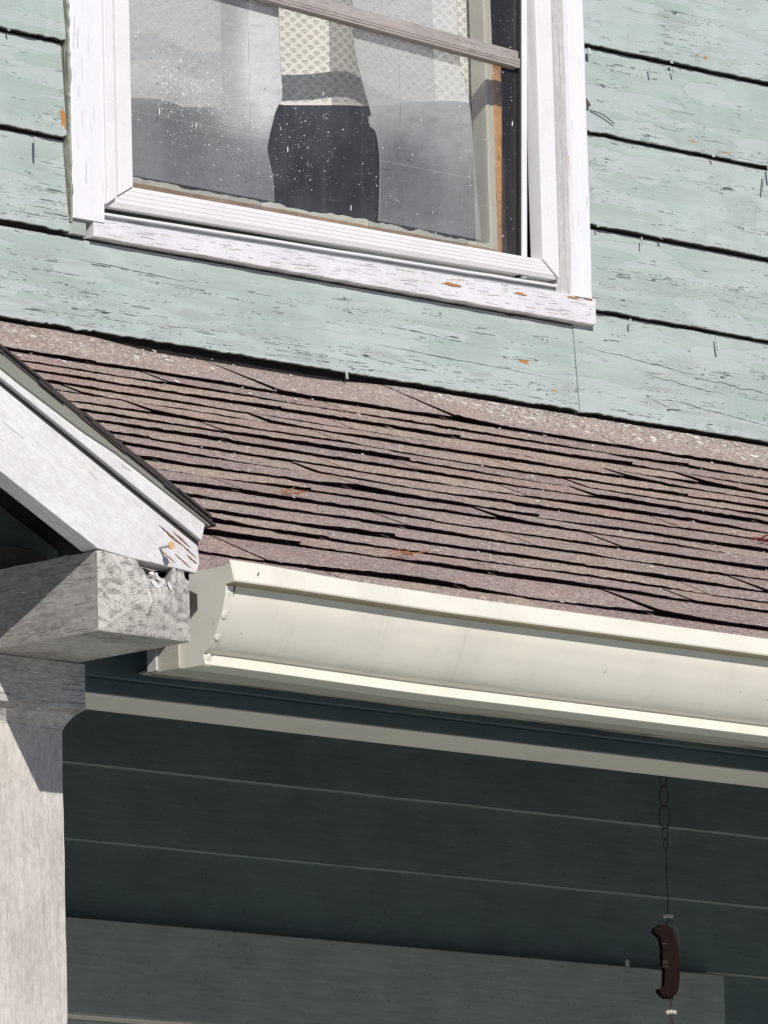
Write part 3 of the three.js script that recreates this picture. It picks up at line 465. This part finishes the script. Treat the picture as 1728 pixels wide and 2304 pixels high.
  for (let k = 0; k < n; k++) {
    let x, s; const t = rnd(); if (t < 0.55) { x = rr(7.45, 8.4); s = 0.006 + 0.11 * Math.pow(rnd(), 1.5); } else if (t < 0.70) { x = rr(6.5, 7.0); s = 0.02 + 0.12 * rnd(); } else if (t < 0.80) { x = rr(6.5, 8.4); s = 0.02 + 0.2 * rnd(); } else { x = rr(5.8, 8.4); s = rr(0.05, 1.2); }
    const big = rnd() < 0.06 ? 2.4 : 1, r = 0.0015 * (0.4 + 1.0 * rnd()) * big, kb = BUTT.findIndex((b) => b > s), b0 = kb > 0 ? BUTT[kb - 1] : 0, fr = kb >= 0 ? (s - b0) / (BUTT[kb] - b0) : 0;
    const p = onRoof(x, s, kb === 0 ? 0.0108 - 0.0026 * fr : 0.0050 + 0.0044 * fr); q.setFromAxisAngle(new THREE.Vector3(0, 1, 0), rr(0, 6.28)).premultiply(tilt).multiply(new THREE.Quaternion().setFromAxisAngle(new THREE.Vector3(1, 0, 0), rr(-0.25, 0.25)));
    sc.set(r * rr(0.8, 2.4), 0.0008, r); im.setMatrixAt(k, m.compose(new THREE.Vector3(...p), q, sc));
  }
  im.name = 'paint_chips'; im.castShadow = true; im.userData.kind = 'stuff'; im.position.set(-6.8, -3.05, -1.0); roof.add(im);
}
// rust-coloured needles lying on the shingles
[[6.545, 0.714, 'small clump of rust coloured pine needles on the shingles near the rake'], [6.525, 0.928, 'small clump of rust coloured pine needles on the lower shingles above the gutter'], [7.585, 0.587, 'dark red needle clump on the shingles at the right edge']].forEach(([x, z, label], i) => {
  const t = thing('pine_needles', label, 'pine needles', [x, RY - 0.5 * z + 0.012, z]); seed = 800 + i;
  const gs = []; for (let k = 0; k < (i === 2 ? 26 : 9); k++) { const L = rr(0.012, 0.04), g = new THREE.CylinderGeometry(0.0004, 0.0006, L, 4); g.rotateZ(Math.PI / 2 + rr(-0.25, 0.35)); g.rotateY(rr(-0.6, 0.6)); g.translate(x + rr(-0.018, 0.022) * (i === 2 ? 1.6 : 1), RY - 0.5 * z + 0.0135 + rr(0, 0.004), z + rr(-0.004, 0.006)); gs.push(g); }
  const o = part('needles', gs, M(i === 2 ? [0.16, 0.03, 0.03] : [0.40, 0.14, 0.05], { roughness: 0.9 }), t); o.userData.kind = 'stuff';
});

/* ---------- gutter and fascia ---------- */
const gutter = thing('gutter', 'cream painted metal gutter with a crimped end cap along the porch eave', 'gutter', [5.9466, 2.9058, 1.17]);
{
  const sag = (x, z, y) => [0, -0.0042 * sst(5.95, 6.35, x) - (y > 3.011 && z > 1.2 ? 0.0035 * sst(5.96, 6.15, x) : 0) + 0.0008 * Math.sin((x - 5.94) * 2.1), (fbm(x * 3, y * 3, 2, 52) - 0.5) * 0.0012];
  const outer = [[1.2165, 3.0222], [1.2185, 3.0212], [1.2205, 3.0160], [1.2254, 2.9975], [1.2246, 2.9958], [1.2215, 2.9950], [1.2130, 2.9945], [1.2108, 2.9930], [1.2100, 2.9890], [1.2090, 2.9820], [1.2068, 2.9731], [1.2035, 2.9640], [1.1992, 2.9550], [1.1945, 2.9450], [1.1895, 2.9365], [1.1840, 2.9290], [1.1785, 2.9235], [1.1735, 2.9205], [1.1708, 2.9200], [1.1712, 2.9190], [1.1738, 2.9066], [1.1728, 2.9058], [1.1365, 2.9058], [1.1360, 2.9065], [1.1360, 3.0100]];
  const inner = outer.map(([z, y], i) => { const a = outer[Math.max(0, i - 1)], b = outer[Math.min(outer.length - 1, i + 1)], L = Math.hypot(b[0] - a[0], b[1] - a[1]); const nz = (b[1] - a[1]) / L, ny = -(b[0] - a[0]) / L; return [z + nz * 0.0009, y + ny * 0.0009]; }).reverse();
  const trough = extr([...outer, ...inner], 5.9472, 10.6, 90, sag);
  const tg = boxUV(toCreasedNormals(trough, 0.42)), tp = tg.attributes.position, tc = new Float32Array(tp.count * 3);   // brown stain under the rolled lip, with its shade put into the colour
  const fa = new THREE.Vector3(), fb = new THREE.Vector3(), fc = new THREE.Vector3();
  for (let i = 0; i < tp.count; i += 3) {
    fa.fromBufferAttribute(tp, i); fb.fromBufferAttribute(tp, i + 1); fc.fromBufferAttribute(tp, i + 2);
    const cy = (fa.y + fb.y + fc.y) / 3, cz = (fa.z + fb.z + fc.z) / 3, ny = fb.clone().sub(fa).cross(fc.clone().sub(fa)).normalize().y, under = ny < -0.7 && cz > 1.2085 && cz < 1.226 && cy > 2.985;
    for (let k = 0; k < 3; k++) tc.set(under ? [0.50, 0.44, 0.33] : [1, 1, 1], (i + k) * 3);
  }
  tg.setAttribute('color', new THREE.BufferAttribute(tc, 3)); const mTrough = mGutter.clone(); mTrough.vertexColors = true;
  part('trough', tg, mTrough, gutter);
  const capProf = [...outer.slice(1), [1.1362, 3.0150], [1.1500, 3.0172], [1.1800, 3.0150], [1.2190, 3.0160]];
  part('end_cap', [boxUV(extr(capProf, 5.9452, 5.9468, 1))], mGutter, gutter);
  // the cap's flange folded over the front, crimped in bumps
  const fl = outer.slice(7, 22), flo = fl.map(([z, y], i) => { const a = fl[Math.max(0, i - 1)], b = fl[Math.min(fl.length - 1, i + 1)], L = Math.hypot(b[0] - a[0], b[1] - a[1]); return [z - (b[1] - a[1]) / L * 0.0013, y + (b[0] - a[0]) / L * 0.0013]; }).reverse();
  part('cap_flange', boxUV(toCreasedNormals(extr([...fl, ...flo], 5.9452, 5.9575, 6, (x, z, y, t) => [t === 1 ? (fbm(y * 120, 1, 2, 53) - 0.5) * 0.004 : 0, 0, 0]), 0.7)), mGutter, gutter);
  for (const [z, y] of [[1.2085, 2.9825], [1.2022, 2.9605], [1.1900, 2.9375], [1.1735, 2.9135]]) { const g = new THREE.SphereGeometry(1, 14, 10); g.scale(0.0050, 0.0056, 0.0011); g.rotateX(0.35); g.translate(5.9508, y, z + 0.0012); part('crimp', g, mGutter, gutter); }
  const screw = new THREE.SphereGeometry(0.0014, 10, 8); screw.scale(1, 1, 0.6); screw.translate(5.985, 3.0085, 1.2252); part('screw', screw, M([0.12, 0.10, 0.09]), gutter);
  const stain = new THREE.SphereGeometry(1, 8, 6); stain.scale(0.0012, 0.006, 0.0006); stain.rotateZ(-0.2); stain.translate(5.9595, 2.9895, 1.2115); part('sealant_blob', stain, M([0.10, 0.09, 0.08]), gutter);
}
{
  const f = thing('fascia_board', 'cream fascia board behind the gutter with its end showing beside the beam', 'fascia', [5.94, 2.905, 1.11]);
  part('board', boxUV(hbox(5.942, 10.6, 2.9062, 3.006, 1.086, 1.1352, 0.001, 60, (x, z, y) => [0, y < 2.95 ? (fbm(x * 14, z * 50, 3, 55) - 0.5) * 0.0014 : 0, 0])), M([0.5, 0.48, 0.42], { map: tMetal, bumpMap: tDarkBump, bumpScale: 0.0008 }), f);
  part('end_block', boxUV(hbox(5.9385, 5.9418, 2.9075, 2.99, 1.0865, 1.1010, 0.0008)), mGrey, f);
}

/* ---------- porch header ---------- */
{
  const h = thing('porch_header', 'dark teal header beam under the eave with a cream painted underside', 'beam', [6.4, 2.884, 1.0]);
  part('lower_board', boxUV(hbox(5.706, 10.6, 2.8863, 2.9034, 0.954, 1.040, 0.0008, 50, (x, z, y) => [0, y < 2.89 ? (fbm(x * 26, 1, 3, 56) - 0.5) * 0.0012 : 0, 0])), mTeal, h);
  part('underside', boxUV(hbox(5.706, 10.6, 2.8834, 2.8861, 0.951, 1.0385, 0.0006)), mCream, h, 'cream painted underside');
  part('upper_board', boxUV(hbox(5.706, 10.6, 2.9036, 2.990, 0.954, 1.049, 0.0012)), mTeal, h);
  part('soffit_strip', boxUV(extr(rect(1.049, 1.0635, 2.9115, 2.9140, 0.0005), 5.96, 10.6, 220, (x, z, y) => [0, (fbm(x * 9, 3, 3, 57) - 0.5) * 0.004, z > 1.055 ? -0.001 - 0.013 * sst(0.5, 0.72, fbm(x * 11, 5, 4, 58)) : 0])), M([0.42, 0.42, 0.34], { map: tMetal }), h, 'peeling pale soffit edge');
}

/* ---------- post and timber beam ---------- */
{
  const p = thing('porch_post', 'square weathered off-white wooden porch post with a coved capital', 'post', [5.6325, 0, 1.134]);
  part('shaft', boxUV(vbox(5.5665, 5.6985, 0.02, 2.83, 1.068, 1.20, 0.0022, 260, (y, z, x) => [0, (fbm(y * 24, z * 40, 3, 59) - 0.5) * 0.002, (fbm(y * 18, x * 30, 3, 60) - 0.5) * 0.0014]), true), mPost, p);
  const g = new THREE.BufferGeometry(), c = [[0.0, 2.806], [0.0008, 2.8095], [0.004, 2.8155], [0.0095, 2.8225], [0.0150, 2.8265], [0.018, 2.8285], [0.018, 2.8800]], pos = [];
  const ring = ([o, y]) => [[5.5665 - o, y, 1.068 - o], [5.6985 + o, y, 1.068 - o], [5.6985 + o, y, 1.20 + o], [5.5665 - o, y, 1.20 + o]];
  for (let k = 0; k < c.length - 1; k++) { const a = ring(c[k]), b = ring(c[k + 1]); for (let i = 0; i < 4; i++) { const j = (i + 1) % 4; pos.push(...a[i], ...b[j], ...a[j], ...a[i], ...b[i], ...b[j]); } }
  { const a = ring(c[c.length - 1]); pos.push(...a[0], ...a[2], ...a[1], ...a[0], ...a[3], ...a[2]); }
  g.setAttribute('position', new THREE.BufferAttribute(new Float32Array(pos), 3)); g.computeVertexNormals();
  part('capital', boxUV(g), mBeam, p);
}
{
  const b = thing('timber_beam', 'thick weathered white timber beam end jutting out under the gable rake', 'beam', [5.636, 2.881, 1.4]);
  const x0 = 5.5665, x1 = 5.7052, y0 = 2.8809, y1 = 2.9692, z1 = 1.4, pos = [];
  const N = 44, K = 40, jag = (x, z) => { const right = sst(5.615, 5.635, x), front = sst(1.30, 1.36, z); return right * front * (-0.006 - 0.020 * sst(0.25, 0.75, fbm(x * 110, z * 30, 4, 61))); };
  const wob = (a, b2, s) => (fbm(a * 40, b2 * 40, 3, s) - 0.5) * 0.0022;
  const P = (face, u, v) => {
    if (face === 0) { const x = lerp(x0, x1, u), z = lerp(1.0, z1, v); return [x, y1 + jag(x, z) + wob(x, z, 62), z]; }
    if (face === 1) { const y = lerp(y0, y1, u), z = lerp(1.0, z1, v); return [x0 + wob(y, z, 63) * (u > 0.02 && u < 0.98 ? 1 : 0), y + (u === 0 ? 0 : u === 1 ? jag(x0, z) + wob(x0, z, 62) : 0), z]; }
    if (face === 2) { const y = lerp(y0, y1, u), z = lerp(1.0, z1, v); return [x1, y + (u === 1 ? jag(x1, z) + wob(x1, z, 62) : 0), z]; }
    if (face === 3) { const x = lerp(x0, x1, u), z = lerp(1.0, z1, v); return [x, y0 + (u > 0.02 && u < 0.98 ? wob(x, z, 64) : 0), z]; }
    const x = lerp(x0, x1, u), yt = y1 + jag(x, z1) + wob(x, z1, 62), y = lerp(y0, yt, v), d = Math.min(u, 1 - u, v, 1 - v) * 2;   // the sawn end, a shallow pyramid
    return [x, y, z1 + 0.014 * d + (d > 0.05 ? wob(x, y, 65) * 0.7 : 0)];
  };
  const endPos = [], side = pos;
  for (let f = 0; f < 5; f++) for (let i = 0; i < N; i++) for (let j = 0; j < (f === 4 ? N : K); j++) {
    const n2 = f === 4 ? N : K, a = P(f, i / N, j / n2), q = P(f, (i + 1) / N, j / n2), c = P(f, (i + 1) / N, (j + 1) / n2), d = P(f, i / N, (j + 1) / n2);
    if (f === 0 || f === 2) pos.push(...a, ...d, ...c, ...a, ...c, ...q); else if (f === 1 || f === 3) pos.push(...a, ...q, ...c, ...a, ...c, ...d); else endPos.push(...a, ...q, ...c, ...a, ...c, ...d);
  }
  { const eg = new THREE.BufferGeometry(); eg.setAttribute('position', new THREE.BufferAttribute(new Float32Array(endPos), 3)); eg.computeVertexNormals(); part('end_grain', boxUV(eg), new THREE.MeshStandardMaterial({ map: tEnd, bumpMap: tEnd, bumpScale: 0.0014, roughness: 0.85 }), b, 'sawn end, shallowly pointed'); }
  const g = new THREE.BufferGeometry(); g.setAttribute('position', new THREE.BufferAttribute(new Float32Array(pos), 3)); g.computeVertexNormals();
  part('timber', boxUV(g), mBeam, b);
  part('timber_rear', boxUV(hbox(x0 + 0.001, x1 - 0.001, y0 + 0.001, y1 - 0.002, 0.0, 1.0)), mBeam, b);
  seed = 66; const fl = []; for (let k = 0; k < 6; k++) { const x = rr(5.635, 5.700), r = rr(0.004, 0.0075), pts = []; for (let q = 0; q < 7; q++) { const a = q / 7 * 6.283, s = r * rr(0.5, 1.1); pts.push([Math.cos(a) * s, Math.sin(a) * s]); } const f = poly(pts, 0, 0.0009); f.scale(1, 0.6, 0.6); f.rotateX(rr(-0.4, 0.3)); f.rotateY(rr(-0.4, 0.4)); f.rotateZ(rr(0, 6)); f.translate(x, rr(2.938, 2.951), 1.4035 + rr(0, 0.002)); fl.push(boxUV(f)); }
  const o = part('paint_flakes', fl, mRake, b); o.userData.kind = 'stuff';
  for (const [x, y, r] of []) { const pts = []; for (let q = 0; q < 9; q++) { const a = q / 9 * 6.283, s = r * (0.6 + 0.6 * hash(q, Math.round(x * 1e4), 4)); pts.push([x + Math.cos(a) * s * 0.8, y + Math.sin(a) * s]); } part('bare_patch', boxUV(poly(pts, 1.3985, 1.4115)), M([0.55, 0.42, 0.30]), b); }
}

/* ---------- gable over the steps ---------- */
const gable = thing('porch_gable', 'white gable rake board with dirt stains at the left of the porch roof', 'gable', [5.6, 2.96, 1.4]);
{
  const rx = 4.72, rise = (x) => 0.5 * (5.7404 - x);         // ridge beyond the frame
  const strip = (a, b, z0, z1, xe, bev, ends = [0, 0]) => poly([[xe + ends[0], 3.0157 + rise(xe + ends[0]) - a], [rx, 3.0157 + rise(rx) - a], [rx, 3.0157 + rise(rx) - b], [xe + ends[1], 3.0157 + rise(xe + ends[1]) - b]], z0, z1, bev);
  const rake = poly([[5.7179, 2.9892], [rx, 3.0157 + rise(rx) - 0.0375], [rx, 3.0157 + rise(rx) - 0.1375], [5.5656, 2.9712], [5.612, 2.9655], [5.664, 2.9622], [5.7147, 2.9583], [5.7205, 2.9702]], 1.376, 1.402, 0.001);
  const slopeUV = (g) => { g = boxUV(g); const p = g.attributes.position, uv = g.attributes.uv; for (let i = 0; i < p.count; i++) { uv.setXY(i, p.getX(i) * CL - p.getY(i) * SL, p.getX(i) * SL + p.getY(i) * CL + p.getZ(i)); } return g; };
  part('rake_board', slopeUV(rake), mRake, gable);
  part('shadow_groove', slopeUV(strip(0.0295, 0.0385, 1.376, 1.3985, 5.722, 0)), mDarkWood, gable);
  part('trim_strip', slopeUV(strip(0.0050, 0.0300, 1.376, 1.4045, 5.7285, 0.0015, [0, -0.006])), mRake, gable, 'narrow white trim strip');
  part('drip_edge', slopeUV(poly([[5.733, 3.0157 + rise(5.733) - 0.0045], [rx, 3.0157 + rise(rx) - 0.0045], [rx, 3.0157 + rise(rx) - 0.0235], [5.45, 3.0157 + rise(5.45) - 0.0205], [5.545, 3.0157 + rise(5.545) - 0.0165], [5.59, 3.0157 + rise(5.59) - 0.0110], [5.733, 3.0157 + rise(5.733) - 0.0075]], 1.376, 1.4070, 0.0006)), M([0.26, 0.27, 0.235], { map: tMetal, roughness: 0.5 }), gable, 'grey green metal drip edge');
  seed = 77; const cut = [];
  for (let layer = 0; layer < 3; layer++) { let x = 5.739 - layer * 0.004; while (x > rx) { const w = rr(0.02, 0.06), e = Math.max(rx, x - w), h = rr(0.0028, 0.0040), y0 = -0.0026 + layer * 0.0027; cut.push(slopeUV(poly([[x, 3.0157 + rise(x) + y0 - 0.002], [e, 3.0157 + rise(e) + y0 - 0.002], [e, 3.0157 + rise(e) + y0 + h - 0.002], [x, 3.0157 + rise(x) + y0 + h - 0.002]], 0.15, 1.4085 + rr(-0.002, 0.003)))); x = e - 0.0008; } }
  part('roof_edge', cut, M([0.05, 0.04, 0.04], { roughness: 0.95 }), gable, 'ragged dark shingle edge');
  part('roof_deck', slopeUV(strip(0.0022, 0.0240, 0.15, 1.3755, 5.7300, 0)), mDarkWood, gable);
  part('left_slope', boxUV(poly([[rx - 0.002, 3.0157 + rise(rx)], [rx - 0.002, 3.0157 + rise(rx) - 0.10], [3.70, 2.93], [3.70, 3.0157]], 0.15, 1.4)), mRake, gable);
  part('tympanum', boxUV(poly([[5.70, 2.9705], [5.70, 3.010], [rx, 3.49], [rx, 2.9705]], 1.175, 1.195)), mGreen, gable, 'dark recessed gable panel');
  part('blocking', boxUV(poly([[5.60, 2.9715], [5.60, 3.006], [5.650, 3.0055], [5.672, 2.998], [5.682, 2.9905], [5.692, 2.9715]], 1.198, 1.208, 0.001)), M([0.16, 0.16, 0.13], { map: tDark }), gable);
  // a proud rusty nail in the rake board
  const nail = new THREE.Group(); nail.name = 'nail'; gable.add(nail);
  const sh = new THREE.CylinderGeometry(0.0016, 0.0016, 0.02, 8).rotateX(Math.PI / 2).translate(5.6595, 2.981, 1.4095); part('shank', sh, M([0.45, 0.45, 0.47], { roughness: 0.5, metalness: 0.4 }), nail);
  const hd = new THREE.CylinderGeometry(0.0045, 0.0042, 0.0024, 14).rotateX(Math.PI / 2).translate(5.6595, 2.981, 1.4205); part('head', hd, M([0.62, 0.40, 0.22], { roughness: 0.8 }), nail, 'rusty nail head');
  // cracks opened along the grain near the foot of the rake
  for (const [x, y, L, w, sd] of [[5.676, 2.9965, 0.022, 0.0022, 1], [5.693, 2.9935, 0.020, 0.0020, 2], [5.700, 2.984, 0.024, 0.0016, 3], [5.694, 2.970, 0.018, 0.0014, 4], [5.672, 2.9725, 0.016, 0.001, 5], [5.708, 2.973, 0.012, 0.0018, 6], [5.6665, 3.002, 0.012, 0.001, 7]]) {
    const pts = []; for (let q = 0; q <= 10; q++) { const t = q / 10 - 0.5; pts.push([t * L * 1.5, w * 0.6 * Math.cos(t * 3) * (0.2 + 1.1 * hash(q, sd, 1))]); } for (let q = 10; q >= 0; q--) { const t = q / 10 - 0.5; pts.push([t * L * 1.5, -w * 0.6 * Math.cos(t * 3) * (0.2 + 1.0 * hash(q, sd, 2)) - 0.0002]); }
    const g = poly(pts, 0, 0.0008); g.rotateZ(-Math.atan(0.5) - 0.06); g.translate(x, y, 1.4018); part('crack', boxUV(g), M([0.20, 0.095, 0.05]), gable);
  }
}

/* ---------- porch wall in the shade ---------- */
{
  const w = thing('porch_wall', 'dark green painted clapboard wall in the shade under the porch roof', 'wall', [7, 2.5, 0]);
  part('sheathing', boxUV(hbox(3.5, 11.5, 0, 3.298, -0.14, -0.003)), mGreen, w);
  for (let k = -6; k < 5; k++) { const yb = 2.8955 + k * 0.103, g = extr([[0.003, yb], [0.0145, yb], [0.0158, yb + 0.0012], [0.0035, yb + 0.113], [0, yb + 0.113]], k > -3 ? 3.6 : 8.11, 10.6, 60, (x, z, y) => [0, y < yb + 0.01 ? (fbm(x * 20, k, 3, 95) - 0.5) * 0.0014 : 0, (fbm(x * 3, k, 2, 96) - 0.5) * 0.001]); const bd = part('siding_board', boxUV(g, false, k * 0.37, k * 0.21), mGreen, w), x0 = k > -3 ? 3.6 : 8.11, e = new THREE.Mesh(boxUV(extr([[0.006, yb - 0.0006], [0.0150, yb - 0.0006], [0.0163, yb + 0.0010], [0.006, yb + 0.0010]], x0, 10.6, 60, (x, z, y) => [0, (fbm(x * 20, k, 3, 95) - 0.5) * 0.0014, (fbm(x * 3, k, 2, 96) - 0.5) * 0.001])), mLitEdge); e.name = 'lit_edge'; e.castShadow = e.receiveShadow = true; e.geometry.translate(-7, -2.5, 0); bd.add(e); }  // each lower edge gets a paler strip, painted as if lit from below
  const d = thing('door_casing', 'dull grey flat wooden board across the shaded porch wall below the dark clapboards', 'trim board', [7.4, 2.66, 0.03]);
  part('head_board', boxUV(hbox(3.9, 8.0685, 2.6585, 2.7868, 0.004, 0.045, 0.0015)), mHeadGrey, d);
  part('underside', boxUV(hbox(3.9, 8.066, 2.6560, 2.6583, 0.004, 0.043, 0.0006)), mCream, d);
  part('side_board', boxUV(vbox(7.95, 8.066, 0.05, 2.6558, 0.004, 0.043, 0.0015), true), mHeadGrey, d);
  part('stop', boxUV(hbox(3.9, 7.949, 2.60, 2.6555, -0.002, 0.010)), mHeadGrey, d);
  const pg = thing('peg', 'tiny pale peg standing up from the grey board beside the hanging ornament', 'peg', [7.9059, 2.787, 0.03]);
  const g = new THREE.CapsuleGeometry(0.0035, 0.008, 4, 10).translate(7.868, 2.7905, 0.041); part('pin', g, M([0.42, 0.43, 0.38]), pg);
}

/* ---------- wind chime ---------- */
{
  const X = 7.0165, Z = 0.90, c = thing('hanging_ornament', 'small dark brown curved wooden ornament hung by a thin chain from the porch header', 'ornament', [X, 2.60, Z]);
  const link = (y0, y1, w, r, turn, name = 'chain_link') => { const pts = []; for (let q = 0; q < 28; q++) { const a = q / 28 * 6.283; pts.push(new THREE.Vector3(Math.sin(a) * w, (y0 + y1) / 2 + Math.cos(a) * (y1 - y0) / 2, 0)); } const g = new THREE.TubeGeometry(new THREE.CatmullRomCurve3(pts, true), 56, r, 7, true); g.rotateY(turn); g.translate(X, 0, Z); part(name, g, mIron, c); };
  link(2.8795, 2.8990, 0.0045, 0.0008, -0.7, 'hook'); link(2.8545, 2.8822, 0.0053, 0.0009, -0.8); link(2.8262, 2.8568, 0.0068, 0.0009, -0.72); link(2.8125, 2.8284, 0.0037, 0.0007, -0.6); link(2.7985, 2.8140, 0.0024, 0.0007, -0.8);
  const cord = (pts, r = 0.0007, name = 'cord') => part(name, new THREE.TubeGeometry(new THREE.CatmullRomCurve3(pts.map(([a, y, b]) => new THREE.Vector3(X + a, y, Z + (b ?? 0)))), 12, r, 6), mIron, c);
  cord([[0, 2.7990], [0.0004, 2.76], [0.0002, 2.7185]]);
  const bead = (y, s) => { const g = [0, 1, 2].map((k) => { const q = new THREE.IcosahedronGeometry(s, 1); q.translate(X + (k - 1) * s * 0.95, y + (k === 1 ? 0.0006 : 0), Z + (k - 1) * s * 0.9); return q; }); part('bead', g, M([0.42, 0.40, 0.33], { roughness: 0.5 }), c); };
  bead(2.7150, 0.0031); bead(2.5930, 0.0032);
  const px = [[225, 470], [260, 410], [350, 365], [450, 355], [560, 390], [620, 440], [680, 620], [720, 780], [745, 950], [750, 1150], [730, 1400], [700, 1540], [640, 1630], [560, 1690], [440, 1690], [350, 1640], [290, 1570], [290, 1530], [330, 1515], [400, 1490], [415, 1400], [425, 1250], [440, 1200], [420, 1170], [430, 1130], [385, 1060], [400, 980], [390, 900], [400, 800], [380, 700], [375, 620], [330, 560], [265, 510]];
  const k = 0.0927 / 1335, s = new THREE.Shape(px.map(([a, b]) => new THREE.Vector2((a - 545) * k * 0.9, -(b - 355) * k)));
  const g = new THREE.ExtrudeGeometry(s, { depth: 0.012, bevelEnabled: true, bevelSize: 0.0018, bevelThickness: 0.002, bevelOffset: -0.0014, bevelSegments: 3 }); g.translate(0, 0, -0.008); g.rotateY(rad(-33)); g.translate(X - 0.001, 2.7038, Z);
  const tW = whitePaint([56, 40, 34], [38, 27, 23], 1, 300, 991, [24, 16, 12]); part('carved_wood', boxUV(g, true), MP([0.36, 0.30, 0.28], { map: tW[0], bumpMap: tW[1], bumpScale: 0.0012, roughness: 0.8, specularIntensity: 0.15 }), c, 'dark brown carved wood piece with notches');
  for (const y of [2.6795, 2.6575, 2.6545, 2.6505]) part('notch_band', boxUV(hbox(-0.0108, -0.0035, -0.0006, 0.0006, -0.0068, 0.0067, 0.0002).rotateY(rad(-33)).translate(X, y, Z)), M([0.035, 0.022, 0.018]), c);
  cord([[-0.0015, 2.7120], [-0.0018, 2.7030]]); cord([[0.0005, 2.7120], [0.0032, 2.703, 0.006], [0.0055, 2.690, 0.011], [0.007, 2.676, 0.011]]);
  cord([[-0.002, 2.6130], [0.0, 2.5945]], 0.0009); cord([[0.004, 2.6140], [0.0005, 2.5945]], 0.0009); cord([[0, 2.5925], [-0.0045, 2.563]], 0.0011); cord([[0.0004, 2.5925], [0.005, 2.563]], 0.0011);
}

renderer.render(scene, camera);
